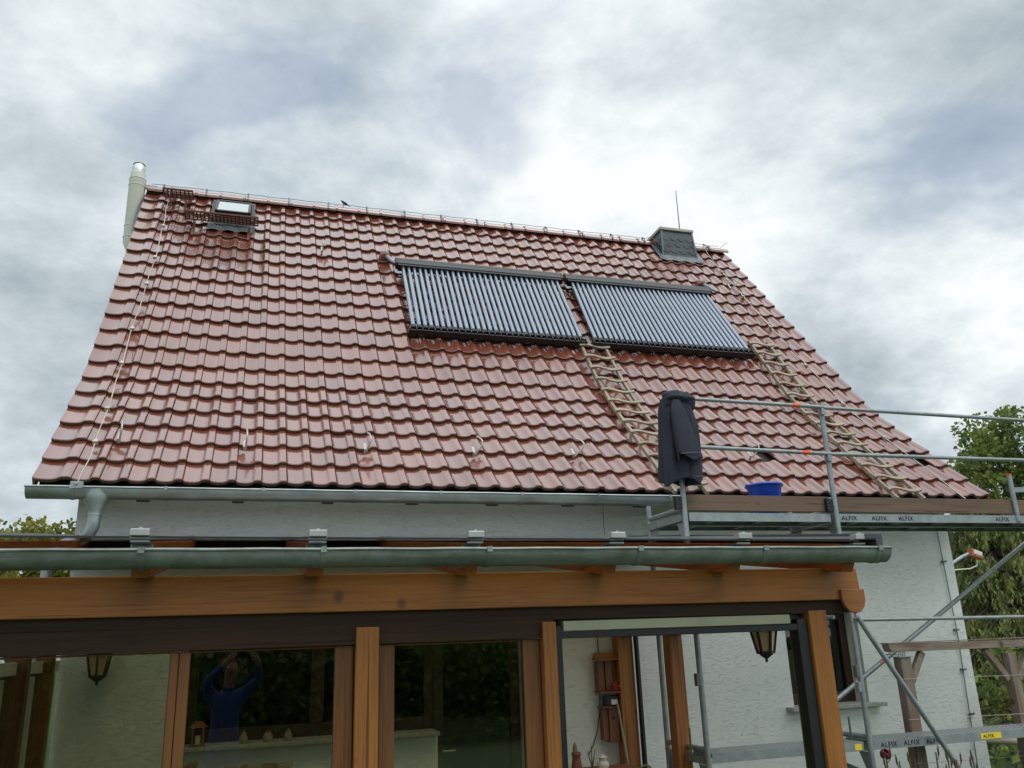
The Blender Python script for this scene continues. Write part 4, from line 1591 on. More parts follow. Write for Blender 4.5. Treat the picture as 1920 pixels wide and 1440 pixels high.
RX = [-1.42, -0.550, 0.318, 1.176, 2.030, 2.872, 3.715]
for k, x in enumerate(RX):
    x_m = x + (0.0 if k else 0.0)
    r_ = MB()
    w2, hh = 0.045, 0.205
    ya, yb_ = 4.73, 8.19
    nose = [(ya, -0.022), (ya, -0.15), (ya + 0.03, -hh), (yb_, -hh + 0.03), (yb_, -0.022)]
    vsA = [(x_m - w2, yy, gz(yy, x_m) + dz) for yy, dz in nose]
    r_.prism(vsA[::-1], (2 * w2, 0, 0))
    ro = r_.build('rafter', WY, vr, bevel=0.005)
    cm = MB()
    cm.box(x_m - 0.046, x_m + 0.046, GYF - 0.035, GYF + 0.028, gz(GYF, x_m) + 0.004, gz(GYF, x_m) + 0.040)
    cm.lathe((x_m, GYF - 0.01, gz(GYF, x_m) + 0.04), [(0.012, 0), (0.012, 0.008), (0.0, 0.010)], 8)
    cm.build('clamp_cap', ALU, ro, bevel=0.004)
    bp = MB()
    zf = gz(GYF, x_m)
    bp.box(x_m - 0.055, x_m - 0.010, 4.705, 4.712, zf - 0.095, zf - 0.022)
    bp.box(x_m + 0.010, x_m + 0.055, 4.705, 4.712, zf - 0.095, zf - 0.022)
    bp.box(x_m - 0.010, x_m + 0.010, 4.705, 4.712, zf - 0.040, zf - 0.022)
    bp.box(x_m - 0.045, x_m + 0.045, 4.60, 4.705, zf - 0.024, zf - 0.014)
    bp.build('bracket_plate', GALV, ro)
    MB().box(x_m - 0.035, x_m + 0.035, GYF + 0.03, 8.15, 0, 0.001) if False else None
    gb = MB()
    gb.bar((x_m, GYF + 0.03, gz(GYF + 0.03, x_m) + 0.018), (x_m, 8.17, gz(8.17, x_m) + 0.018), 0.06, 0.016)
    gb.build('glazing_bar', ALU, ro)
for a, b in zip(RX[:-1], RX[1:]):
    gm_ = MB()
    vs = []
    for dz in (-0.004, 0.004):
        for (x, yy) in ((a + 0.003, GYF - 0.005), (b - 0.003, GYF - 0.005), (b - 0.003, 8.17), (a + 0.003, 8.17)):
            vs.append((x, yy, gz(yy, x) + dz))
    gm_.add(vs, [(3, 2, 1, 0), (4, 5, 6, 7), (0, 1, 5, 4), (1, 2, 6, 5), (2, 3, 7, 6), (3, 0, 4, 7)])
    gp = gm_.build('roof_pane', ROOFGLASS, vr)
    em = MB()
    em.bar((a + 0.05, GYF - 0.012, gz(GYF, a) - 0.001), (b - 0.05, GYF - 0.012, gz(GYF, b) - 0.001), 0.010, 0.009)
    em.build('edge_strip', BLACK, gp)
vt = MB()
for (x0_, x1_, h0, h1) in ((3.735, 3.865, 0.012, 0.046), (3.815, 3.865, -0.06, 0.010)):
    vs = []
    for (yy) in (GYF - 0.04, 8.17):
        vs += [(x0_, yy, gz(yy, 3.72) + h0), (x1_, yy, gz(yy, 3.72) + h0), (x1_, yy, gz(yy, 3.72) + h1), (x0_, yy, gz(yy, 3.72) + h1)]
    vt.add(vs, [(0, 1, 2, 3), (7, 6, 5, 4), (0, 4, 5, 1), (1, 5, 6, 2), (2, 6, 7, 3), (3, 7, 4, 0)])
vt.build('verge_trim', ANTH, vr, bevel=0.004)
# ledger on the wall and purlin board
MB().box(VX0, 3.80, 8.10, 8.195, 2.78, 2.965).build('ledger', WDX, vr, bevel=0.004)
# left side wall of the veranda: posts, rails, glazing and pale curtains
for y0_ in (5.85, 6.75, 7.55):
    MB().box(-1.56, -1.44, y0_, y0_ + 0.11, 0.03, 2.13).build('post', WD, vr, bevel=0.005)
MB().box(-1.56, -1.46, 5.11, 8.18, 2.13, 2.26).build('side_plate', WDX, vr)
for (a, b) in ((5.15, 5.84), (5.97, 6.74), (6.87, 7.54), (7.67, 8.15)):
    c_ = MB()
    c_.box(-1.545, -1.50, a, b, 1.90, 1.985)
    bo = c_.build('blind_box', WHITE, vr, bevel=0.006)
    cu_ = MB()
    n_ = 28
    aa, bb = a + 0.10, a + 0.10 + (b - a) * 0.52
    vs, fs = [], []
    for z in (1.88, 0.35):
        for k in range(n_ + 1):
            vs.append((-1.505 + 0.016 * math.sin(k * 1.35), lerp(aa, bb, k / n_), z))
    for k in range(n_):
        fs.append((k, k + 1, n_ + 1 + k + 1, n_ + 1 + k))
    cu_.add(vs, fs)
    cu_.build('curtain', CURTAIN, bo, smooth=80)
    MB().box(-1.53, -1.52, a, b, 0.1, 1.90).build('side_pane', PANE, bo)
# gutter of the veranda
VGY, VGZ, VGR = 4.605, 2.490, 0.082
vg = gutter_mesh(VX0, 3.885, VGY, VGZ, VGR).build('gutter', OLDZINC, vr, smooth=40)
for x in (-1.30, -0.53, 0.345, 1.235, 2.14, 2.97, 3.80):
    gutter_clip(MB(), x, VGY, VGZ, VGR, 0.015).build('bracket', OLDZINC, vg, smooth=40)
MB().tube([(3.83, VGY + VGR * math.cos(t), VGZ + VGR * math.sin(t)) for t in [math.pi * (1 + k / 10) for k in range(11)]], 0.006, 6).build('end_seam', OLDZINC, vg)


# ------------------------------------------------------------------ lanterns
def lantern(c, label, arm, name='wall_lantern'):
    """c = middle of the glass body; hexagonal, wider at the top"""
    cx_, cy_, cz_ = c
    t = thing(name, label, 'lantern', (cx_, cy_, cz_ - 0.16))
    hexa = [(math.cos(math.pi / 6 + k * math.pi / 3), math.sin(math.pi / 6 + k * math.pi / 3)) for k in range(6)]
    top, bot = 0.098, 0.062
    fr = MB()
    for k in range(6):
        (xa, ya), (xb, yb_) = hexa[k], hexa[(k + 1) % 6]
        fr.bar((cx_ + xa * top, cy_ + ya * top, cz_ + 0.085), (cx_ + xa * bot, cy_ + ya * bot, cz_ - 0.085), 0.016, 0.016, (xa, ya, 0))
        fr.bar((cx_ + xa * top, cy_ + ya * top, cz_ + 0.085), (cx_ + xb * top, cy_ + yb_ * top, cz_ + 0.085), 0.018, 0.020)
        fr.bar((cx_ + xa * bot, cy_ + ya * bot, cz_ - 0.085), (cx_ + xb * bot, cy_ + yb_ * bot, cz_ - 0.085), 0.016, 0.018)
    fr.build('frame', IRON, t)
    gl = MB()
    vs = []
    for r_, z in ((top * 0.93, cz_ + 0.078), (bot * 0.93, cz_ - 0.078)):
        vs += [(cx_ + a * r_, cy_ + b * r_, z) for a, b in hexa]
    gl.add(vs, [(k, (k + 1) % 6, 6 + (k + 1) % 6, 6 + k) for k in range(6)])
    gl.build('glass', AMBER, t)
    rf = MB()
    rf.lathe((cx_, cy_, cz_), [(0.125, 0.092), (0.122, 0.102), (0.085, 0.135), (0.055, 0.165), (0.03, 0.185), (0.012, 0.195), (0.012, 0.215), (0.0, 0.22)], 6)
    rf.build('roof', IRON, t)
    ft = MB()
    ft.lathe((cx_, cy_, cz_), [(0.0, -0.158), (0.010, -0.150), (0.012, -0.140), (0.008, -0.132), (0.03, -0.118), (0.055, -0.100), (0.060, -0.092), (0.0, -0.09)], 6)
    ft.build('finial', IRON, t)
    MB().lathe((cx_, cy_, cz_ - 0.05), [(0.0, 0.0), (0.028, 0.01), (0.034, 0.04), (0.022, 0.075), (0.012, 0.10), (0.012, 0.13), (0.0, 0.13)], 12).build('bulb', WHITE, t, smooth=60)
    am = MB()
    am.tube(arm, 0.012, 8)
    am.build('arm', IRON, t, smooth=50)
    return t


lantern((-1.187, 8.03, 1.935), 'black wall lantern hanging behind the left veranda glass',
        [(-1.187, 8.03, 2.14), (-1.187, 8.08, 2.22), (-1.187, 8.19, 2.20)])
lantern((3.20, 5.06 + 0.0 + 0.0, 1.90) if False else (3.742, 5.86, 1.945), 'black lantern with amber panes hanging in the open right bay',
        [(3.742, 5.86, 2.15), (3.742, 5.86, 2.20), (3.66, 5.86, 2.23), (3.63, 5.86, 2.23)])

# ------------------------------------------------------------------ things inside the veranda
t = thing('bird_house', 'small red brown wooden bird feeder with pitched roof on the wall', 'bird house', (3.38, 8.12, 1.50))
b_ = MB()
b_.box(3.275, 3.345, 8.10, 8.19, 1.515, 1.79).box(3.352, 3.425, 8.09, 8.19, 1.515, 1.79).box(3.43, 3.47, 8.10, 8.19, 1.515, 1.79)
b_.build('body', BIRDW, t, bevel=0.004)
MB().prism([(3.25, 8.03, 1.80), (3.25, 8.19, 1.80), (3.25, 8.11, 1.875)], (0.255, 0, 0)).build('roof', WX, t, bevel=0.003)
MB().box(3.265, 3.475, 8.03, 8.19, 1.497, 1.513).build('floor', BIRDW, t)
t = thing('nest_box', 'plain wooden box below the bird feeder on the wall', 'nest box', (3.37, 8.12, 1.05))
MB().box(3.30, 3.355, 8.10, 8.19, 1.07, 1.355).box(3.357, 3.455, 8.08, 8.19, 1.05, 1.36).build('body', BIRDW, t, bevel=0.004)
MB().lathe((3.40, 8.079, 1.27), [(0.0, 0), (0.014, 0.0), (0.014, 0.003), (0, 0.003)], 12, axis=(0, -1, 0)).build('hole', BLACK, t)
MB().box(3.285, 3.465, 8.06, 8.19, 1.362, 1.375).build('roof', BIRDW, t)
t = thing('radio', 'small black radio with a white label above the nest box', 'radio', (3.42, 8.12, 1.376))
MB().box(3.33, 3.475, 8.07, 8.16, 1.378, 1.470).build('case', BLACK, t, bevel=0.006)
MB().box(3.385, 3.45, 8.066, 8.069, 1.390, 1.437).build('label_plate', WHITE, t)
MB().tube([(3.345, 8.1, 1.47), (3.345, 8.1, 1.50), (3.46, 8.1, 1.50), (3.46, 8.1, 1.47)], 0.005, 6).build('handle', BLACK, t)
t = thing('flower_bunch', 'bunch of pink red flowers in front of the bird feeder', 'flowers', (3.43, 8.03, 1.47))
fm_ = MB()
for k in range(34):
    p = V((3.43, 8.035, 1.545)) + V((random.gauss(0, 0.028), random.gauss(0, 0.018), random.gauss(0, 0.022)))
    fm_.lathe(p, [(0.004, 0.0), (0.013, 0.006), (0.009, 0.012), (0.0, 0.010)], 6, axis=(random.gauss(0, 0.5), -1, random.gauss(0.3, 0.5)))
fm_.build('petals', RED, t)
MB().tube([(3.42, 8.05, 1.48), (3.43, 8.04, 1.54)], 0.006, 6).tube([(3.45, 8.05, 1.48), (3.44, 8.04, 1.53)], 0.005, 6).build('stalk', STEM, t)
t = thing('broom', 'broom with a slim pale handle leaning against the brown post', 'broom', (3.46, 7.93, 0.03))
MB().tube([(3.43, 8.03, 1.40), (3.48, 7.95, 0.75), (3.505, 7.90, 0.20)], 0.012, 10).build('handle', PALEX, t, smooth=50)
MB().box(3.38, 3.60, 7.87, 7.93, 0.13, 0.20).build('head', BIRDW, t, bevel=0.006)
br_ = MB()
for k in range(60):
    x = 3.385 + 0.21 * random.random()
    br_.tube([(x, 7.88 + 0.04 * random.random(), 0.13), (x + random.gauss(0, 0.008), 7.88 + 0.04 * random.random(), 0.035)], 0.002, 4)
br_.build('bristles', BLACK, t)
tag(MB().tube([(3.33, 8.185, 2.4), (3.33, 8.185, 1.9), (3.322, 8.187, 1.6), (3.31, 8.187, 1.35), (3.27, 8.187, 1.15), (3.22, 8.187, 1.03), (3.17, 8.187, 0.95)], 0.0045, 6)
    .build('cable', BLACK, smooth=60), 'thin black cable hanging down the wall beside the bird feeder', 'cable')
# shelf with small figures at the bottom edge
t = thing('shelf', 'low wooden shelf with figures beneath the bird feeder', 'shelf', (3.1, 7.80, 0.03))
MB().box(2.72, 3.44, 7.66, 7.96, 0.84, 0.875).build('top', BIRDW, t, bevel=0.004)
for x in (2.75, 3.38):
    for yy in (7.69, 7.91):
        MB().box(x, x + 0.035, yy, yy + 0.03, 0.03, 0.84).build('leg', BIRDW, t)
t = thing('wooden_figure', 'brown carved figure with a pale pointed cap on shelf', 'figurine', (2.895, 7.8, 0.877))
MB().lathe((2.895, 7.8, 0.877), [(0.045, 0.0), (0.048, 0.03), (0.040, 0.08), (0.036, 0.11), (0.048, 0.13), (0.038, 0.15), (0.0, 0.155)], 14).build('body', BIRDW, t, smooth=50)
MB().lathe((2.885, 7.8, 1.027), [(0.020, 0.0), (0.024, 0.02), (0.018, 0.04), (0.020, 0.045), (0.004, 0.085), (0.0, 0.09)], 12).build('head', PALEX, t, smooth=50)
t = thing('white_figure', 'small white figurine standing on the shelf', 'figurine', (3.15, 7.8, 0.877))
MB().lathe((3.15, 7.8, 0.877), [(0.05, 0.0), (0.056, 0.02), (0.05, 0.045), (0.032, 0.06), (0.036, 0.075), (0.030, 0.10), (0.0, 0.112)], 16).build('body', WHITE, t, smooth=60)
MB().lathe((3.15, 7.8, 0.962), [(0.046, 0.0), (0.046, 0.006), (0.026, 0.010), (0.022, 0.028), (0.0, 0.03)], 16).build('hat', WHITE, t, smooth=40)
t = thing('wicker_basket', 'wicker basket with a round handle at the shelf end', 'basket', (3.40, 7.62, 0.60))
MB().lathe((3.44, 7.52, 0.62), [(0.07, 0.0), (0.10, 0.06), (0.11, 0.14), (0.105, 0.15), (0.095, 0.14), (0.06, 0.02), (0.0, 0.02)], 20).build('bowl', PALEX, t, smooth=40)
MB().tube([(3.44 + 0.095 * math.cos(a), 7.52, 0.755 + 0.155 * math.sin(a)) for a in [math.pi * k / 14 for k in range(15)]], 0.010, 8).build('handle', PALEX, t, smooth=60)
st_ = thing('plant_stand', 'slim wooden stand carrying the wicker basket', 'stand', (3.44, 7.52, 0.03))
MB().box(3.34, 3.54, 7.42, 7.62, 0.59, 0.617).build('top', BIRDW, st_)
MB().box(3.42, 3.46, 7.50, 7.54, 0.05, 0.59).build('leg', BIRDW, st_)
MB().box(3.34, 3.54, 7.42, 7.62, 0.031, 0.05).build('base', BIRDW, st_)
t = thing('twig_bundle', 'dark forked twigs between the two shelf figures', 'twigs', (3.05, 7.8, 0.877))
tw = MB()
for a, b, c in ((0, 0, 0.19), (-0.035, 0.01, 0.15), (0.03, -0.01, 0.16)):
    tw.tube([(3.045, 7.8, 0.878), (3.045 + a * 0.4, 7.8 + b, 0.95), (3.045 + a, 7.8 + b, 0.877 + c)], [0.006, 0.005, 0.003], 6)
tw.build('stems', STEM, t)
# wooden boxes whose tops reach the lower edge
for (xa, xb, z, lab) in ((-0.50, -0.40, 1.18, 'narrow wooden box top under the left window end'), (-0.13, 0.36, 1.135, 'wide rough wooden box under the dark window')):
    t = thing('wooden_box', lab, 'wooden box', (xa, 7.6, 0.03))
    MB().box(xa, xb, 7.52, 7.70, z - 0.22, z - 0.03).build('case', BIRDW, t, bevel=0.004)
    k = 0
    x = xa - 0.01
    while x < xb:
        w = random.uniform(0.06, 0.13)
        MB().obox((x + w / 2, 7.60, z - 0.015), (w / 2 - 0.003, 0, random.uniform(-0.006, 0.006)), (0, 0.10, 0), (0, 0, 0.012)).build('slat', BIRDW if k % 2 else PALEX, t)
        x += w
        k += 1
    for yy in (7.54, 7.66):
        MB().box(xa + 0.01, xa + 0.04, yy, yy + 0.03, 0.03, z - 0.22).build('leg', BIRDW, t)
        MB().box(xb - 0.04, xb - 0.01, yy, yy + 0.03, 0.03, z - 0.22).build('leg', BIRDW, t)
# jars on the window sill
JL = ['small stoppered jar on the window sill, left of three', 'broad glazed jar on the window sill, middle of three', 'slim jar with a knob lid on the window sill, right of three']
for k, (x, r_, h) in enumerate(((-0.005, 0.034, 0.10), (0.196, 0.042, 0.10), (0.366, 0.034, 0.095))):
    t = thing('jar', JL[k], 'jar', (x, 8.14, 1.250), 'jars on the window sill')
    MB().lathe((x, 8.14, 1.250), [(r_ * 0.8, 0.0), (r_, 0.012), (r_ * 1.02, h * 0.5), (r_ * 0.7, h * 0.72), (r_ * 0.62, h * 0.8)], 16).build('body', CERAMIC, t, smooth=50)
    MB().lathe((x, 8.14, 1.250 + h * 0.8), [(r_ * 0.7, 0), (r_ * 0.7, h * 0.1), (r_ * 0.2, h * 0.16), (r_ * 0.25, h * 0.26), (0, h * 0.3)], 12).build('lid', BIRDW if k == 1 else CERAMIC, t, smooth=50)
t = thing('tin_lantern', 'brown box lantern at the left end of the window sill', 'lantern', (-0.37, 8.14, 1.250))
MB().box(-0.43, -0.32, 8.09, 8.19, 1.250, 1.265).box(-0.425, -0.41, 8.095, 8.11, 1.265, 1.40).box(-0.34, -0.325, 8.095, 8.11, 1.265, 1.40).box(-0.425, -0.41, 8.17, 8.185, 1.265, 1.40).box(-0.34, -0.325, 8.17, 8.185, 1.265, 1.40).build('frame', BIRDW, t)
MB().lathe((-0.375, 8.14, 1.40), [(0.078, 0.0), (0.03, 0.05), (0.0, 0.055)], 4).build('roof', BIRDW, t)
MB().lathe((-0.375, 8.14, 1.267), [(0.022, 0), (0.022, 0.07), (0.0, 0.072)], 12).build('candle', CREAM, t)
# heart ornament in the right window
hm = []
for k in range(24):
    a = 2 * math.pi * k / 24
    hx = 16 * math.sin(a) ** 3
    hz = 13 * math.cos(a) - 5 * math.cos(2 * a) - 2 * math.cos(3 * a) - math.cos(4 * a)
    hm.append((6.075 + hx * 0.0033, 8.37, 1.665 + hz * 0.0042))
t = thing('heart_ornament', 'white heart hanging in the window of the white wall', 'ornament', (6.075, 8.37, 1.6))
MB().prism(hm, (0, 0.012, 0)).build('heart', WHITE, t)
MB().tube([(6.075, 8.376, 1.70), (6.075, 8.376, 2.18)], 0.002, 4).build('thread', WHITE, t)

# ------------------------------------------------------------------ scaffold
sc = thing('scaffold', 'galvanised steel scaffold bay in front of the eaves', 'scaffold', (5.2, 6.65, 0))
YO, YI = 6.65, 7.36
XA, XB, XC = 3.60, 5.165, 8.24
DZ = 3.03
R_ = 0.0242


def std(x, y_, z0, z1, name='standard', m=GALV):
    return MB().tube([(x, y_, z0), (x, y_, z1)], R_, 16).build(name, m, sc, smooth=40)


for x in (XA, XB, XC):
    std(x, YI, 0.02, 3.20)
std(XA, YO, 0.02, 4.12)
std(XB, YO, 0.02, 4.10)
std(XC, YO, 0.02, 3.05)
tp = std(7.322, YO + 0.02, 2.98, 3.46)
MB().tube([(7.322, YO + 0.02, 3.445), (7.322, YO + 0.02, 3.463)], 0.0255, 16).build('orange_cap', ORANGE, tp, smooth=40)
MB().bar((7.34, YO + 0.02, 3.30), (8.2, YO + 0.02, 3.33), 0.02, 0.05).build('gusset', GALV, tp)
for x, yy in ((XA, YO), (XA, YI), (XB, YO), (XB, YI), (XC, YO), (XC, YI)):
    MB().box(x - 0.07, x + 0.07, yy - 0.07, yy + 0.07, 0.001, 0.012).build('base_plate', GALV, sc)
# frame heads: round tube over a U section, seen end on at the left
for x in (XA, XB, XC):
    for dz, lift in ((DZ, 0), (1.065, 0)):
        MB().tube([(x, YO, dz + 0.045), (x, YI, dz + 0.045)], 0.022, 12).build('transom', GALV, sc, smooth=40)
        u = MB().box(x - 0.028, x + 0.028, YO + 0.02, YI - 0.02, dz - 0.065, dz - 0.060)
        u.box(x - 0.028, x - 0.024, YO + 0.02, YI - 0.02, dz - 0.060, dz - 0.005).box(x + 0.024, x + 0.028, YO + 0.02, YI - 0.02, dz - 0.060, dz - 0.005)
        u.build('transom_channel', GALV, sc)
    for yy, sg in ((YO, 1), (YI, -1)):
        for zt_ in (DZ - 0.07, 0.99):
            MB().prism([(x - 0.003, yy + sg * 0.02, zt_), (x - 0.003, yy + sg * 0.16, zt_), (x - 0.003, yy + sg * 0.02, zt_ - 0.27)], (0.006, 0, 0)).build('gusset_plate', GALV, sc)


def deck(x0_, x1_, y0_, y1_, z, perforated=False, bottom=True):
    d = MB()
    n_ = 12
    d.box(x0_, x1_, y0_, y1_, z - 0.004, z)
    for yy in (y0_, y1_ - 0.003):
        d.box(x0_, x1_, yy, yy + 0.003, z - 0.075, z - 0.004)
    d.box(x0_, x1_, y0_ + 0.003, y0_ + 0.022, z - 0.075, z - 0.071)
    d.box(x0_, x1_, y1_ - 0.022, y1_ - 0.003, z - 0.075, z - 0.071)
    k = x0_ + 0.3
    while k < x1_ - 0.1:
        d.box(k, k + 0.03, y0_ + 0.004, y1_ - 0.004, z - 0.06, z - 0.005)
        k += 0.5
    o = d.build('deck', [GALV], sc)
    # anti-slip dimples
    dm_ = MB()
    q = x0_ + 0.02
    r_i = 0
    while q < x1_ - 0.02:
        for p in range(int((y1_ - y0_) / 0.045)):
            yy = y0_ + 0.025 + p * 0.045 + (0.022 if r_i % 2 else 0)
            if yy < y1_ - 0.01:
                dm_.add([(q - 0.008, yy, z), (q, yy - 0.008, z), (q + 0.008, yy, z), (q, yy + 0.008, z), (q, yy, z + 0.004)], [(0, 1, 4), (1, 2, 4), (2, 3, 4), (3, 0, 4)])
        q += 0.03
        r_i += 1
    dm_.build('tread_dimples', DARKGALV, o)
    return o


ALF = 0.062


def stencil(parent, x, y_, z, size=ALF, m=INK, dirx=1):
    letters('lettering', 'ALFIX', size, (x, y_, z), (dirx, 0, 0), (0, 0, 1), m, parent, 0.0008, 0.0012)


d1 = deck(XA + 0.05, XB - 0.05, YO + 0.02, YO + 0.33, DZ + 0.010)
d2 = deck(XA + 0.05, XB - 0.05, YO + 0.36, YO + 0.67, DZ + 0.010)
d3 = deck(XB + 0.03, XC - 0.03, YO + 0.02, YO + 0.33, DZ + 0.010)
d4 = deck(XB + 0.03, XC - 0.03, YO + 0.36, YO + 0.67, DZ + 0.010)
for x in (5.235, 5.57, 5.875, 7.04):
    stencil(d3, x, YO + 0.0185, DZ - 0.047, 0.055)
for x in (5.60, 5.95, 6.9):
    stencil(d4, x, YO + 0.3585, DZ - 0.047, 0.055)
l1 = deck(XA + 0.05, XB - 0.05, YO + 0.02, YO + 0.34, 1.078)
l2 = deck(XB + 0.03, XC - 0.03, YO + 0.02, YO + 0.36, 1.078)
for x in (5.29, 5.53, 5.77):
    stencil(l2, x, YO + 0.0185, 1.020, 0.055)
yl = MB().box(6.37, 6.60, YO + 0.016, YO + 0.0185, 1.016, 1.066)
yl.build('yellow_label', YELLOW, l2)
letters('lettering', 'ALFIX', 0.040, (6.395, YO + 0.0145, 1.028), (1, 0, 0), (0, 0, 1), INK, l2, 0.0006, 0.0008)
MB().box(5.02, 5.09, YO + 0.016, YO + 0.0185, 1.012, 1.060).build('yellow_label', YELLOW, l1)
# toe boards and their black clips
for (a, b, lab) in ((XA + 0.03, XB - 0.03, 1), (XB + 0.03, XC, 2)):
    tb = MB().box(a, b, YO + 0.035, YO + 0.065, DZ + 0.030, DZ + 0.172)
    tbo = tb.build('toe_board', TOE, sc, bevel=0.003)
for x in (XA - 0.055, XB - 0.06):
    c_ = MB().box(x - 0.028, x + 0.030, YO - 0.005, YO + 0.032, DZ + 0.030, DZ + 0.150)
    for z in (0.045, 0.075, 0.105, 0.13):
        c_.box(x - 0.030, x + 0.032, YO - 0.012, YO - 0.006, DZ + z, DZ + z + 0.010)
    c_.box(x - 0.034, x - 0.028, YO - 0.01, YO + 0.02, DZ + 0.05, DZ + 0.06)
    c_.build('board_clip', BLACK, sc)
tb_ = MB().box(XA - 0.10, XA - 0.03, YO + 0.05, YO + 0.70, DZ + 0.10, DZ + 0.135)
# guard rails
for (z0_, z1_, bx) in ((4.075, 4.058, 4.82), (3.625, 3.600, 4.86)):
    r_ = MB().tube([(XA, YO - 0.03, z0_), (XB, YO - 0.03, z1_)], 0.019, 14).build('guard_rail', GALV, sc, smooth=40)
    MB().tube([(bx, YO - 0.03, lerp(z0_, z1_, (bx - XA) / (XB - XA))), (bx + 0.085, YO - 0.03, lerp(z0_, z1_, (bx + 0.085 - XA) / (XB - XA)))], 0.0195, 14).build('orange_band', ORANGE, r_, smooth=40)
for (z0_, z1_) in ((4.052, 4.020), (3.597, 3.600)):
    MB().tube([(XB, YO - 0.032, z0_), (8.30, YO - 0.032, z1_)], 0.019, 14).build('guard_rail', GALV, sc, smooth=40)
for z in (4.055, 3.60):
    MB().box(XB - 0.028, XB + 0.012, YO - 0.045, YO + 0.02, z - 0.075, z + 0.03).build('wedge_pocket', GALV, sc, bevel=0.004)
# lower rails and braces
MB().tube([(XB, YO - 0.032, 2.085), (8.30, YO - 0.032, 2.05)], 0.017, 12).build('guard_rail', GALV, sc, smooth=40)
MB().tube([(5.03, YI, 2.14), (XB + 0.05, YI - 0.4, 2.12)], 0.018, 12).build('guard_rail', GALV, sc, smooth=40)
MB().tube([(XB + 0.02, YO - 0.055, 2.11), (6.05, YO - 0.055, 0.74)], 0.0225, 14).build('diagonal_brace', GALV, sc, smooth=40)
rb = MB().tube([(5.25, YI + 0.02, 1.27), (8.2, YI + 0.02, 2.885)], 0.0225, 14).build('diagonal_brace', GALV, sc, smooth=40)
MB().tube([(5.98, YI + 0.02, 1.670), (6.03, YI + 0.02, 1.697)], 0.0232, 14).build('pink_band', mat("faded_band", (0.45, 0.19, 0.15), 0.6), rb, smooth=40)
MB().tube([(XA - 1.0, YO, 0.72), (XA, YO, 1.02)], 0.02, 12) if False else None
MB().tube([(XB, YO + 0.02, 0.80), (XB - 0.2, YI - 0.02, 0.98)], 0.02, 12).build('brace', GALV, sc, smooth=40)
for x in (XA, XB):
    MB().tube([(x - 0.06, YI - 0.55, 1.07), (x - 0.06, YI - 0.55, 1.27)], 0.009, 8).build('lock_pin', DARKGALV, sc, smooth=40)
    MB().box(x - 0.05, x - 0.018, YO - 0.03, YO + 0.02, 1.60, 1.70).build('rosette', DARKGALV, sc, bevel=0.004)
MB().box(XB - 0.045, XB - 0.015, YO - 0.02, YO + 0.03, 1.48, 1.56).build('coupler', GALV, sc, bevel=0.004)

# ------------------------------------------------------------------ bucket
bk = thing('bucket', 'blue plastic bucket standing on the scaffold deck', 'bucket', (4.615, 6.98, DZ + 0.012))
bx_, by_, bz_ = 4.615, 6.93, DZ + 0.012
MB().lathe((bx_, by_, bz_), [(0.112, 0.0), (0.118, 0.004), (0.160, 0.285), (0.163, 0.288), (0.158, 0.286), (0.114, 0.010), (0.0, 0.008)], 36).build('body', BLUE, bk, smooth=45)
MB().lathe((bx_, by_, bz_), [(0.158, 0.282), (0.176, 0.286), (0.180, 0.296), (0.174, 0.307), (0.158, 0.312), (0.155, 0.30)], 36).build('rim', BLUE, bk, smooth=45)
MB().tube([(bx_ - 0.185, by_ + 0.0, bz_ + 0.305), (bx_ - 0.12, by_ + 0.12, bz_ + 0.322), (bx_, by_ + 0.185, bz_ + 0.326), (bx_ + 0.12, by_ + 0.12, bz_ + 0.318), (bx_ + 0.185, by_, bz_ + 0.305)], 0.006, 8).build('handle', BLUE, bk, smooth=60)
MB().box(bx_ - 0.05, bx_ - 0.01, by_ + 0.14, by_ + 0.19, bz_ + 0.305, bz_ + 0.335).build('grip', BLUE, bk, bevel=0.01)

# ------------------------------------------------------------------ jacket
jk = thing('jacket', 'dark blue black work jacket hung over the left scaffold post', 'jacket', (3.58, 6.60, 3.23))


def cloth(levels, nseg, seed, folds, amp):
    """closed drapery: levels = (z, cx, cy, rx, ry)"""
    rnd = random.Random(seed)
    ph = [rnd.uniform(0, 6.28) for _ in range(6)]
    vs, fs = [], []
    for i, (z, cx_, cy_, rx, ry) in enumerate(levels):
        k = i / (len(levels) - 1)
        for q in range(nseg):
            a = 2 * math.pi * q / nseg
            w = 1 + amp * (0.35 + 0.65 * k) * (math.sin(folds * a + ph[0] + 0.8 * math.sin(k * 3 + ph[1])) * 0.6 + math.sin((folds * 2 - 1) * a + ph[2] + k) * 0.35
                                                  + math.sin(3 * a + ph[3] + k * 2.2) * 0.4)
            dz = (0.020 * math.sin(2 * a + ph[4]) + 0.018 * math.sin(3 * a + ph[5])) * k * k
            vs.append((cx_ + rx * w * math.cos(a), cy_ + ry * w * math.sin(a), z + dz))
    for i in range(len(levels) - 1):
        for q in range(nseg):
            q2 = (q + 1) % nseg
            fs.append((i * nseg + q2, i * nseg + q, (i + 1) * nseg + q, (i + 1) * nseg + q2))
    return vs, fs


def interp(levels, n):
    outl = []
    for i in range(n):
        u = i / (n - 1) * (len(levels) - 1)
        a = min(int(u), len(levels) - 2)
        k = u - a
        outl.append(tuple(lerp(levels[a][q], levels[a + 1][q], k) for q in range(5)))
    return outl


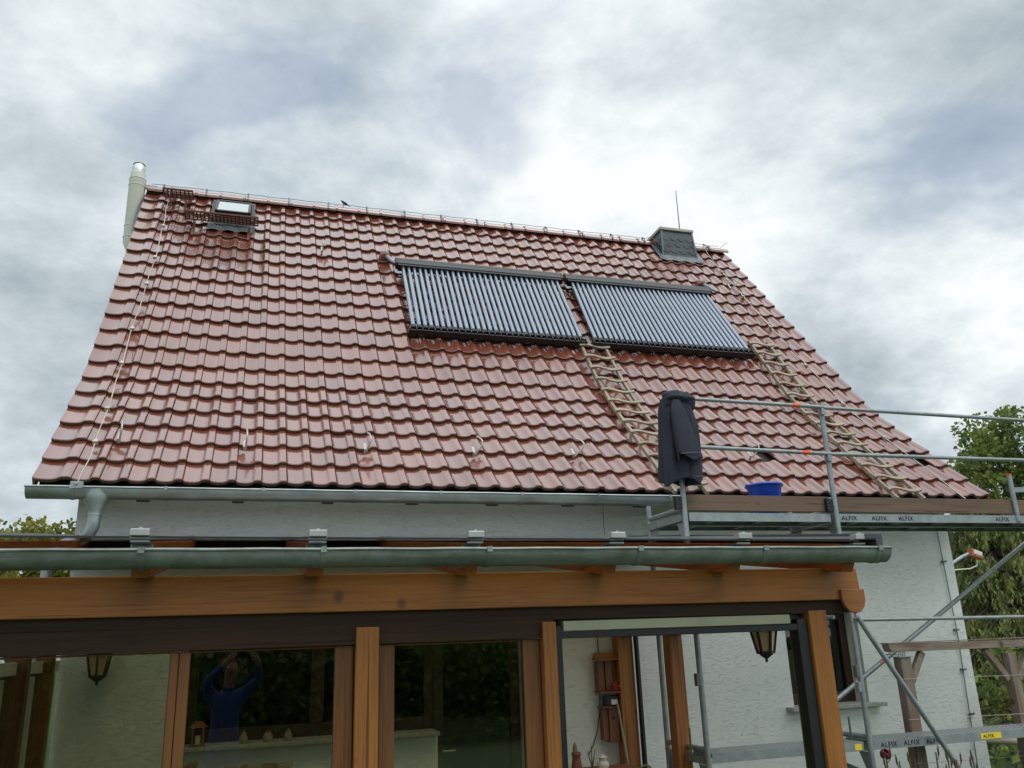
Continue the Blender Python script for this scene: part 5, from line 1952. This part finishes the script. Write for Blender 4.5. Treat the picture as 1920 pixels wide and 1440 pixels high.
jb = MB()
vs, fs = cloth(interp([(4.085, 3.585, 6.60, 0.070, 0.05), (4.055, 3.585, 6.60, 0.138, 0.085), (3.95, 3.586, 6.60, 0.162, 0.095), (3.75, 3.582, 6.605, 0.166, 0.095),
                       (3.55, 3.576, 6.605, 0.170, 0.095), (3.38, 3.572, 6.61, 0.176, 0.095), (3.285, 3.570, 6.61, 0.178, 0.095)], 30), 80, 3, 5, 0.20)
jb.add(vs, fs)
jb.add([(3.59, 6.60, 4.085)] + vs[:80], [(0, 1 + (q + 1) % 80, 1 + q) for q in range(80)])
jo = jb.build('body', JACKET, jk, smooth=80)
so_ = jo.modifiers.new('thick', 'SOLIDIFY')
so_.thickness = 0.006
# front sleeve with stitched cuff
vs, fs = cloth(interp([(4.02, 3.535, 6.505, 0.040, 0.022), (3.92, 3.540, 6.490, 0.072, 0.036), (3.76, 3.558, 6.475, 0.095, 0.042), (3.62, 3.578, 6.468, 0.108, 0.044), (3.515, 3.592, 6.465, 0.114, 0.044),
                       (3.485, 3.597, 6.465, 0.113, 0.043)], 22), 40, 9, 3, 0.13)
sb_ = MB()
sb_.add(vs, fs)
sb_.add([(3.545, 6.515, 4.01)] + vs[:40], [(0, 1 + (q + 1) % 40, 1 + q) for q in range(40)])
slv = sb_.build('sleeve', JACKET, jk, smooth=80)
cuf = MB()
vs2, fs2 = cloth([(3.512, 3.592, 6.483, 0.0955, 0.0375), (3.507, 3.593, 6.483, 0.0955, 0.0375)], 40, 9, 3, 0.10)
# second sleeve hanging behind on the right
vs, fs = cloth(interp([(3.98, 3.665, 6.545, 0.04, 0.03), (3.80, 3.695, 6.53, 0.055, 0.035), (3.60, 3.690, 6.525, 0.062, 0.036), (3.40, 3.675, 6.52, 0.066, 0.036), (3.30, 3.668, 6.52, 0.068, 0.036)], 20), 36, 14, 3, 0.10)
s2 = MB()
s2.add(vs, fs)
s2.add([(3.665, 6.545, 3.99)] + vs[:36], [(0, 1 + (q + 1) % 36, 1 + q) for q in range(36)])
s2.build('sleeve', JACKET, jk, smooth=80)
# drawn-together hood and collar
hd = MB()
for (c, rx, ry, rz, sd_) in (((3.555, 6.56, 4.055), 0.115, 0.09, 0.062, 1), ((3.655, 6.555, 4.045), 0.085, 0.075, 0.060, 2), ((3.50, 6.56, 4.01), 0.055, 0.06, 0.060, 3), ((3.70, 6.56, 4.0), 0.05, 0.055, 0.065, 4)):
    rnd = random.Random(sd_)
    ph = [rnd.uniform(0, 6.28) for _ in range(4)]
    vs, fs = [], []
    nu, nv = 26, 14
    for i in range(nv + 1):
        th = math.pi * i / nv
        for q in range(nu):
            a = 2 * math.pi * q / nu
            w = 1 + 0.10 * math.sin(4 * a + ph[0] + 2 * th) + 0.08 * math.sin(6 * th + ph[1] + a) + 0.06 * math.sin(7 * a + ph[2])
            vs.append((c[0] + rx * w * math.sin(th) * math.cos(a), c[1] + ry * w * math.sin(th) * math.sin(a), c[2] + rz * w * math.cos(th)))
    for i in range(nv):
        for q in range(nu):
            fs.append((i * nu + q, (i + 1) * nu + q, (i + 1) * nu + (q + 1) % nu, i * nu + (q + 1) % nu))
    hd.add(vs, fs)
hd.build('hood', JACKET, jk, smooth=80)
zp = MB().tube([(3.497, 6.462, 3.80), (3.507, 6.455, 3.765)], 0.003, 6)
zp.build('zip_pull', WHITE, jk)
MB().tube([(3.47, 6.52, 3.88), (3.452, 6.51, 3.84), (3.46, 6.51, 3.80), (3.475, 6.52, 3.79)], 0.003, 6).build('drawcord', BLACK, jk)
hem = MB().tube([(3.655, 6.478, 3.322), (3.69, 6.474, 3.330), (3.725, 6.485, 3.325)], 0.0022, 5)
hem.build('seam_stitch', JACKETS, jk)
MB().tube([(3.500, 6.430, 3.512), (3.55, 6.414, 3.518), (3.63, 6.414, 3.524), (3.69, 6.432, 3.528)], 0.0022, 5).build('cuff_stitch', JACKETS, slv)

# ------------------------------------------------------------------ trellis of silvered timber
tr = thing('garden_trellis', 'silvered timber trellis with wires beside the house corner', 'trellis', (6.0, 7.05, 0))
TY = 7.06
MB().box(5.925, 6.045, TY - 0.05, TY + 0.05, 0.0, 1.735).build('post', GREYZ, tr, bevel=0.006)
MB().box(7.215, 7.315, TY - 0.05, TY + 0.05, 0.0, 1.73).build('post', GREYZ, tr, bevel=0.006)
poly = [(5.81, TY - 0.05, 1.86), (5.835, TY - 0.05, 1.79), (5.855, TY - 0.05, 1.785), (8.6, TY - 0.05, 1.775), (8.6, TY - 0.05, 1.845)]
MB().prism(poly, (0, 0.10, 0)).build('beam', GREYX, tr, bevel=0.005)
MB().box(5.80, 8.6, TY - 0.055, TY + 0.055, 1.862, 1.870).build('cap_strip', GREYX, tr)
for (xa, za, xb, zb) in ((6.035, 1.50, 6.22, 1.775), (7.20, 1.48, 6.98, 1.775), (7.33, 1.48, 7.55, 1.775)):
    MB().bar((xa, TY, za), (xb, TY, zb), 0.062, 0.055, (0, 1, 0)).build('knee_brace', GREYZ, tr, bevel=0.004)
MB().box(5.905, 6.065, TY - 0.062, TY + 0.062, 1.735, 1.742).box(5.905, 5.985, TY - 0.06, TY - 0.054, 1.742, 1.785).build('post_cap', GALV, tr)
for z in (1.53, 1.175, 0.80):
    MB().tube([(5.9, TY - 0.055, z + 0.01), (7.26, TY - 0.055, z - 0.012), (8.5, TY - 0.055, z + 0.01)], 0.0019, 5).build('wire', WIRE, tr, smooth=60)
MB().tube([(5.78, TY - 0.03, 1.77), (5.95, TY - 0.03, 1.755)], 0.004, 6).build('nail', DARKGALV, tr)

# ------------------------------------------------------------------ lamp behind the corner
wl = thing('garden_lamp', 'orange and cream lamp head on a bent grey arm behind corner', 'lamp', (8.0, 8.8, 2.6))
MB().tube([(8.0, 8.8, 2.60), (8.45, 8.8, 2.755), (8.62, 8.8, 2.835), (8.74, 8.8, 2.875)], 0.024, 12).build('arm', GALV, wl, smooth=50)
MB().tube([(8.0, 8.8, 2.55), (8.5, 8.8, 2.68), (8.72, 8.8, 2.69), (8.84, 8.8, 2.73), (8.86, 8.8, 2.80)], 0.009, 8).build('hose', CREAM, wl, smooth=60)
LAMPO = mat("faded_orange", (0.42, 0.12, 0.05), 0.55, var=0.2)
MB().obox((8.83, 8.78, 2.885), V((0.075, 0, -0.024)), V((0, 0.04, 0)), V((0.010, 0, 0.030))).build('head', CREAM, wl, bevel=0.012)
MB().obox((8.845, 8.775, 2.838), V((0.060, 0, -0.019)), V((0, 0.04, 0)), V((0.007, 0, 0.020))).build('lower_shell', LAMPO, wl, bevel=0.010)
MB().obox((8.752, 8.78, 2.893), V((0.016, 0, -0.005)), V((0, 0.044, 0)), V((0.011, 0, 0.048))).build('collar', LAMPO, wl, bevel=0.006)

# ------------------------------------------------------------------ flowers at the foot of the scaffold
POD = mat("seed_pod", (0.085, 0.050, 0.030), 0.8, var=0.4, vscale=30)


def dry_stalk(x, y_, h, label, red=False, pods=3, lean=0.02):
    t = thing('dried_flower', label, 'flower', (x, y_, 0.0), 'seed heads in front of the white wall')
    s_ = MB()
    s_.tube([(x, y_, 0.0), (x + lean * 0.4, y_, h * 0.55), (x + lean, y_, h)], [0.009, 0.008, 0.006], 7)
    s_.build('stem', STEM, t, smooth=60)
    hd_ = MB()
    if red:
        for k in range(26):
            d = V((random.gauss(0, 1), random.gauss(0, 1), random.gauss(0, 0.8))).normalized()
            hd_.lathe(V((x + lean, y_, h)) + d * 0.026, [(0.004, 0), (0.018, 0.008), (0.014, 0.016), (0.0, 0.014)], 6, axis=d)
        hd_.build('bloom', DARKRED, t)
    for k in range(pods):
        zz_ = h - 0.02 - k * 0.055
        dx = random.choice((-1, 1)) * random.uniform(0.015, 0.04)
        p_ = MB()
        p_.tube([(x + lean * 0.9, y_, zz_ - 0.05), (x + lean * 0.9 + dx * 0.7, y_ - 0.01, zz_ - 0.02), (x + lean + dx, y_ - 0.01, zz_ + 0.01), (x + lean + dx, y_ - 0.01, zz_ + 0.05), (x + lean + dx * 1.05, y_ - 0.01, zz_ + 0.075)],
                [0.003, 0.003, 0.008, 0.007, 0.002], 7)
        p_.build('pod', POD, t, smooth=60)


for x, h, lab, rd, n_ in ((4.955, 1.035, 'dark red dahlia bloom on a dry stem beside post', True, 3), (5.06, 0.975, 'short dry stem with one slim bud right of dahlia', False, 1),
                          (5.17, 0.99, 'dry stem with closed seed pods left of trellis post', False, 2), (5.42, 1.02, 'single tall dark seed pod right of trellis post', False, 1),
                          (5.53, 0.985, 'brown curled seed head before the diagonal brace', False, 3), (5.64, 0.95, 'drooping dry stem right of the diagonal brace', False, 4), (5.80, 0.965, 'curly brown flower head at the lower right wall', False, 3)):
    dry_stalk(x, 6.2, h, lab, rd, n_, random.uniform(-0.02, 0.03))


# ------------------------------------------------------------------ trees
def leaf_quad(mb, c, size, tone, droop=0.0):
    d = V((random.gauss(0, 1), random.gauss(0, 1), random.gauss(0.4, 0.8) - droop)).normalized()
    a = d.orthogonal().normalized()
    a.rotate(Matrix.Rotation(random.uniform(0, 6.28), 3, d))
    b = d.cross(a)
    s = size * random.uniform(0.7, 1.3)
    vs = [c - a * s * 0.5, c + b * s * 0.42 + a * s * 0.05, c + a * s * 0.55 + d * s * 0.1, c - b * s * 0.42 + a * s * 0.05]
    mb.add(vs, [(0, 1, 2, 3)], 0, tone)


def tree(name, base, clusters, leaf, nleaf, lm_, label, trunk_r=0.16, group=None, limbs=True, mix=None):
    """clusters: (centre, radius); limbs lead from the trunk to each cluster"""
    t = thing(name, label, 'tree', base, group)
    tk = MB()
    bx, by, bz = base
    topc = max(clusters, key=lambda c: c[0][2])[0]
    mid = V((lerp(bx, topc[0], 0.5), lerp(by, topc[1], 0.5), lerp(bz, topc[2], 0.55)))
    tk.tube([base, V(base).lerp(mid, 0.5) + V((0.05, 0.03, 0)), mid, mid.lerp(V(topc), 0.8)], [trunk_r, trunk_r * 0.8, trunk_r * 0.55, trunk_r * 0.15], 10)
    for c, r_ in clusters:
        k = random.uniform(0.35, 0.95)
        p0 = V(base).lerp(mid, k)
        tk.tube([p0, p0.lerp(V(c), 0.5) + V((random.gauss(0, 0.1), random.gauss(0, 0.1), 0.15)), V(c)], [trunk_r * 0.28, trunk_r * 0.18, 0.015], 6)
    tk.build('trunk', BARK, t, smooth=60)
    cr = MB()
    for c, r_ in clusters:
        ct = random.uniform(0.25, 0.75)
        for k in range(int(nleaf * r_ * r_)):
            d = V((random.gauss(0, 1), random.gauss(0, 1), random.gauss(0, 0.85))).normalized()
            rr = r_ * (0.45 + 0.6 * random.random() ** 0.6)
            # leaf sprays: leaves gather on short twigs that stick out
            sp = V((math.sin(d.x * 7 + c[0] * 3), math.sin(d.y * 7 + c[1] * 5), math.sin(d.z * 7 + c[2] * 4)))
            rr *= 1 + 0.16 * sp.x * sp.y
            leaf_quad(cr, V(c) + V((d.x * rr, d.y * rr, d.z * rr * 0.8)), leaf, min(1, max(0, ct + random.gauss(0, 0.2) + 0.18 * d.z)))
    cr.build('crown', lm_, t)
    return t


def blob(center, R3, n, r0, r1, seed):
    rnd = random.Random(seed)
    outl = []
    for k in range(n):
        d = V((rnd.gauss(0, 1), rnd.gauss(0, 1), rnd.gauss(0, 1))).normalized()
        q = rnd.random() ** 0.45
        outl.append(((center[0] + d.x * R3[0] * q, center[1] + d.y * R3[1] * q, center[2] + d.z * R3[2] * q), rnd.uniform(r0, r1)))
    return outl


mc = blob((18.9, 16.0, 4.9), (2.6, 2.2, 2.3), 46, 0.42, 0.75, 11)
mc += [((17.65, 15.8, 6.95), 0.30), ((17.5, 15.8, 6.6), 0.42), ((18.3, 16, 6.9), 0.5), ((16.55, 15.6, 6.35), 0.28), ((16.75, 15.7, 6.05), 0.40), ((16.25, 15.6, 5.75), 0.35),
       ((16.0, 15.6, 5.55), 0.26), ((16.9, 15.8, 5.6), 0.5), ((16.3, 15.6, 5.2), 0.45), ((16.4, 15.6, 4.6), 0.5), ((16.5, 15.6, 4.1), 0.5), ((17.2, 15.4, 3.9), 0.6), ((16.6, 15.4, 3.4), 0.5),
       ((17.4, 15.4, 5.2), 0.6), ((18.2, 15.4, 4.6), 0.6), ((17.6, 15.4, 6.0), 0.5)]
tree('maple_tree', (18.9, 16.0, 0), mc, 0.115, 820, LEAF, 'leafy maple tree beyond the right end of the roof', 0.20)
bc_ = blob((17.5, 18.5, 2.3), (5.0, 0.9, 2.6), 80, 0.6, 1.0, 5)
tree('dark_tree', (17.0, 18.5, 0), bc_, 0.15, 480, LEAFD, 'dark dense tree behind the drooping conifer on right', 0.2)
lc = blob((-4.9, 22, 3.5), (1.9, 1.3, 1.35), 24, 0.42, 0.70, 21) + [((-4.2, 22, 4.75), 0.42), ((-4.9, 22, 4.6), 0.45), ((-5.5, 22, 4.35), 0.4), ((-3.9, 22, 4.6), 0.5)]
tree('leafy_tree', (-4.9, 22, 0), lc, 0.13, 950, LEAFY, 'yellow green tree top beyond the left gutter end', 0.16)

# drooping conifer
cf = thing('weeping_conifer', 'drooping dark green conifer behind the silvered trellis', 'tree', (14.0, 13.4, 0))
tk = MB().tube([(14.0, 13.4, 0), (14.05, 13.4, 2.2), (14.0, 13.4, 4.6)], [0.17, 0.12, 0.02], 10)
fo = MB()
for k in range(210):
    z = 0.4 + 3.9 * random.random()
    a = random.uniform(0, 6.28)
    L = (1.75 - 0.25 * z) * random.uniform(0.65, 1.1) + 0.25
    d = V((math.cos(a), math.sin(a), 0))
    p0 = V((14.0, 13.4, z))
    pts = [p0, p0 + d * L * 0.5 + V((0, 0, 0.12)), p0 + d * L + V((0, 0, -0.12))]
    tk.tube(pts, [0.03, 0.02, 0.008], 5)
    ct = random.uniform(0.15, 0.8)
    # curtains of hanging sprays along the outer half of the bough
    for q in range(26):
        u = random.uniform(0.3, 1.0)
        b0 = p0 + d * L * u + V((random.gauss(0, 0.05), random.gauss(0, 0.05), 0.12 * math.sin(u * math.pi) - 0.1 * u))
        hl = random.uniform(0.15, 0.5)
        steps = 5
        dx, dy = random.gauss(0, 0.05), random.gauss(0, 0.05)
        for w in range(steps):
            c = b0 + V((dx * w / steps, dy * w / steps, -hl * w / steps))
            s = 0.075 * random.uniform(0.7, 1.2)
            e = V((random.gauss(0, 0.4), random.gauss(0, 0.4), -1)).normalized()
            sdv = e.orthogonal().normalized()
            sdv.rotate(Matrix.Rotation(random.uniform(0, 6.28), 3, e))
            fo.add([c, c + e * s * 0.7 + sdv * s * 0.28, c + e * s * 1.6, c + e * s * 0.7 - sdv * s * 0.28], [(0, 1, 2, 3)], 0, min(1, max(0, ct + random.gauss(0, 0.15))))
tk.build('trunk', BARK, cf, smooth=60)
fo.build('crown', NEEDLE, cf)
sc_ = blob((12.2, 11.2, 0.9), (2.6, 0.7, 0.8), 26, 0.35, 0.6, 77) + blob((10.3, 10.0, 0.35), (2.0, 0.9, 0.2), 26, 0.28, 0.42, 78)
tree('laurel_hedge', (12.2, 11.3, 0), sc_, 0.11, 420, LEAFD, 'low dark shrubbery behind the pale pole fence', 0.05)
# yellow-green shrub at the right edge
yc = blob((8.05, 7.7, 1.15), (0.28, 0.2, 0.25), 8, 0.12, 0.2, 31)
tree('golden_shrub', (8.05, 7.75, 0), yc, 0.055, 3200, LEAFY, 'yellow green shrub at the right edge beside trellis post', 0.03)
rl_ = MB().tube([(8.9, 9.2, 0.62), (10.3, 9.4, 0.47)], 0.05, 10)
ft_ = thing('pole_fence', 'pale horizontal pole fence behind the house corner', 'fence', (9.2, 9.3, 0))
MB().tube([(8.3, 9.1, 0.70), (9.4, 9.28, 0.575), (10.6, 9.45, 0.45)], 0.045, 10).build('rail', GREYX, ft_, smooth=50)
for x in (8.35, 10.5):
    MB().tube([(x, 9.15 + (x - 8.35) * 0.15, 0), (x, 9.15 + (x - 8.35) * 0.15, 0.75)], 0.05, 10).build('post', GREYZ, ft_, smooth=50)

# garden behind the photographer: this is what the veranda glass mirrors
hb = MB()
for k in range(16000):
    x, z = random.uniform(-12, 12), random.uniform(0.05, 2.3)
    leaf_quad(hb, V((x, -9.0 + random.gauss(0, 0.25) + 0.25 * math.sin(x * 1.7), z + 0.2 * math.sin(x * 0.9))), 0.16, min(1, max(0, random.gauss(0.4, 0.25))))
hb.box(-12, 12, -9.9, -9.35, 0.0, 2.1)
tag(hb.build('hedge', LEAF), 'clipped green hedge behind the photographer', 'hedge')

# ------------------------------------------------------------------ the photographer, mirrored in the glass
slab = MB().box(-0.75, 0.35, -0.95, -0.10, 0.0, 0.16)
tag(slab.build('garden_step', STONE, bevel=0.01), 'low stone step under the photographer', 'step')
SKIN = mat("skin", (0.42, 0.22, 0.15), 0.5, var=0.1, vscale=20)
DENIM = mat("blue_work_cloth", (0.040, 0.075, 0.24), 0.8, var=0.25, vscale=12, bump=0.2, bscale=40)
HAIR = mat("grey_blond_hair", (0.20, 0.15, 0.10), 0.7, var=0.4, vscale=60, stretch=(1, 1, 0.2))
ps = thing('person', 'person in blue work clothes raising a phone, mirrored in glass', 'person', (-0.22, -0.48, 0.16))
N = {}
SV, SE, SR = [], [], []


def joint(k, p, r, par=None):
    N[k] = len(SV)
    SV.append(V(p))
    SR.append(r)
    if par is not None:
        SE.append((N[par], N[k]))


joint('pelvis', (-0.22, -0.48, 1.06), (0.155, 0.115))
joint('waist', (-0.22, -0.47, 1.22), (0.145, 0.105), 'pelvis')
joint('chest', (-0.21, -0.45, 1.42), (0.165, 0.115), 'waist')
joint('neck0', (-0.20, -0.43, 1.60), (0.070, 0.065), 'chest')
joint('neck', (-0.19, -0.40, 1.68), (0.056, 0.058), 'neck0')
joint('head0', (-0.18, -0.37, 1.76), (0.072, 0.082), 'neck')
joint('head1', (-0.178, -0.37, 1.84), (0.080, 0.098), 'head0')
joint('head2', (-0.178, -0.38, 1.91), (0.062, 0.072), 'head1')
for sg, nm in ((-1, 'l'), (1, 'r')):
    hx = -0.22 + sg * 0.10
    joint('hip' + nm, (hx, -0.48, 0.98), (0.095, 0.100), 'pelvis')
    joint('thigh' + nm, (hx + sg * 0.01, -0.47, 0.78), (0.082, 0.085), 'hip' + nm)
    joint('knee' + nm, (hx + sg * 0.015, -0.46, 0.63), (0.062, 0.064), 'thigh' + nm)
    joint('calf' + nm, (hx + sg * 0.02, -0.48, 0.46), (0.060, 0.062), 'knee' + nm)
    joint('ankle' + nm, (hx + sg * 0.02, -0.50, 0.25), (0.045, 0.048), 'calf' + nm)
    joint('heel' + nm, (hx + sg * 0.02, -0.50, 0.205), (0.043, 0.043), 'ankle' + nm)
    joint('toe' + nm, (hx + sg * 0.04, -0.33, 0.195), (0.040, 0.030), 'heel' + nm)
for nm, sh, el, wr, pa in (('l', (-0.39, -0.43, 1.55), (-0.43, -0.28, 1.70), (-0.215, -0.10, 1.915), (-0.19, -0.075, 1.945)),
                           ('r', (-0.03, -0.43, 1.55), (0.125, -0.30, 1.70), (0.105, -0.10, 1.905), (0.085, -0.075, 1.940))):
    joint('sh' + nm, sh, (0.075, 0.075), 'chest')
    joint('ua' + nm, V(sh).lerp(V(el), 0.5), (0.060, 0.060), 'sh' + nm)
    joint('el' + nm, el, (0.050, 0.050), 'ua' + nm)
    joint('fa' + nm, V(el).lerp(V(wr), 0.5), (0.043, 0.043), 'el' + nm)
    joint('wr' + nm, wr, (0.030, 0.026), 'fa' + nm)
    joint('pa' + nm, pa, (0.036, 0.022), 'wr' + nm)
    sg = 1 if nm == 'l' else -1
    for q, (dz, ln) in enumerate(((0.050, 0.062), (0.038, 0.072), (0.024, 0.068), (0.008, 0.054))):
        b0 = V(pa) + V((sg * 0.012, 0.020, dz - 0.010))
        joint('f%s%da' % (nm, q), b0, (0.0095, 0.0095), 'pa' + nm)
        joint('f%s%db' % (nm, q), b0 + V((sg * ln * 0.45, 0.016, 0.010)), (0.0088, 0.0088), 'f%s%da' % (nm, q))
        joint('f%s%dc' % (nm, q), b0 + V((sg * ln * 0.85, 0.004, 0.012)), (0.0075, 0.0075), 'f%s%db' % (nm, q))
    joint('t%sa' % nm, V(pa) + V((sg * 0.016, -0.010, -0.022)), (0.011, 0.011), 'pa' + nm)
    joint('t%sb' % nm, V(pa) + V((sg * 0.042, 0.000, -0.030)), (0.009, 0.009), 't%sa' % nm)
me = bpy.data.meshes.new('person_skeleton')
me.from_pydata([tuple(p) for p in SV], SE, [])
tmp = bpy.data.objects.new('person_tmp', me)
COL.objects.link(tmp)
tmp.modifiers.new('skin', 'SKIN')
for k, r in enumerate(SR):
    me.skin_vertices[0].data[k].radius = r
    me.skin_vertices[0].data[k].use_root = (k == 0)
sm_ = tmp.modifiers.new('round', 'SUBSURF')
sm_.levels = sm_.render_levels = 2
dg = bpy.context.evaluated_depsgraph_get()
body = bpy.data.meshes.new_from_object(tmp.evaluated_get(dg))
bpy.data.objects.remove(tmp)
body.materials.clear()
for x in (DENIM, SKIN, BLACK):
    body.materials.append(x)
for p in body.polygons:
    c = p.center
    p.use_smooth = True
    if c.z > 1.63 and abs(c.x + 0.18) < 0.13 and c.y < -0.24:
        p.material_index = 1
    elif c.y > -0.115 and c.z > 1.8:
        p.material_index = 1
    elif c.z < 0.26:
        p.material_index = 2
body.transform(Matrix.Translation(-V(ps.location)))
po = bpy.data.objects.new('body', body)
COL.objects.link(po)
po.parent = ps
WPOS[po.name] = V(ps.location)
hc = V((-0.178, -0.385, 1.875))
hr = MB()
for k in range(700):
    d = V((random.gauss(0, 1), random.gauss(-0.25, 1), random.gauss(0.5, 0.9))).normalized()
    if d.z < -0.25 or (d.y > 0.45 and d.z < 0.55):
        continue
    p = hc + V((d.x * 0.088, d.y * 0.105, d.z * 0.095 - 0.01))
    e = (d + V((random.gauss(0, 0.5), random.gauss(0, 0.5), -0.5 + random.gauss(0, 0.4)))).normalized() * 0.045
    sdv = d.cross(e).normalized() * 0.006
    hr.add([p - sdv, p + sdv, p + e + sdv * 0.4, p + e - sdv * 0.4], [(0, 1, 2, 3)])
hr.build('hair', HAIR, ps)
for sg in (-1, 1):
    MB().lathe(hc + V((sg * 0.032, 0.088, -0.035)), [(0.0, -0.012), (0.010, -0.006), (0.012, 0.0), (0.008, 0.008), (0.0, 0.010)], 10, axis=(0, 1, 0)).build('eye', WHITE, ps, smooth=60)
    MB().lathe(hc + V((sg * 0.085, -0.005, -0.05)), [(0.0, -0.008), (0.020, -0.004), (0.026, 0.002), (0.014, 0.008), (0.0, 0.006)], 10, axis=(sg, 0.2, 0), sy=1.5).build('ear', SKIN, ps, smooth=60)
MB().tube([hc + V((0, 0.092, -0.03)), hc + V((0, 0.112, -0.062)), hc + V((0, 0.098, -0.072))], [0.008, 0.014, 0.009], 8).build('nose', SKIN, ps, smooth=60)
MB().tube([hc + V((-0.025, 0.082, -0.098)), hc + V((0, 0.090, -0.097)), hc + V((0.025, 0.082, -0.098))], [0.004, 0.007, 0.004], 8).build('mouth', RED, ps, smooth=60)
phn = thing('phone', 'dark phone held up in both hands by the photographer', 'phone', (-0.06, -0.06, 1.95))
MB().box(-0.140, 0.022, -0.064, -0.056, 1.935, 2.012).build('case', BLACK, phn, bevel=0.003)
MB().box(-0.012, 0.014, -0.0555, -0.053, 1.985, 2.008).build('lens_plate', ALU, phn)
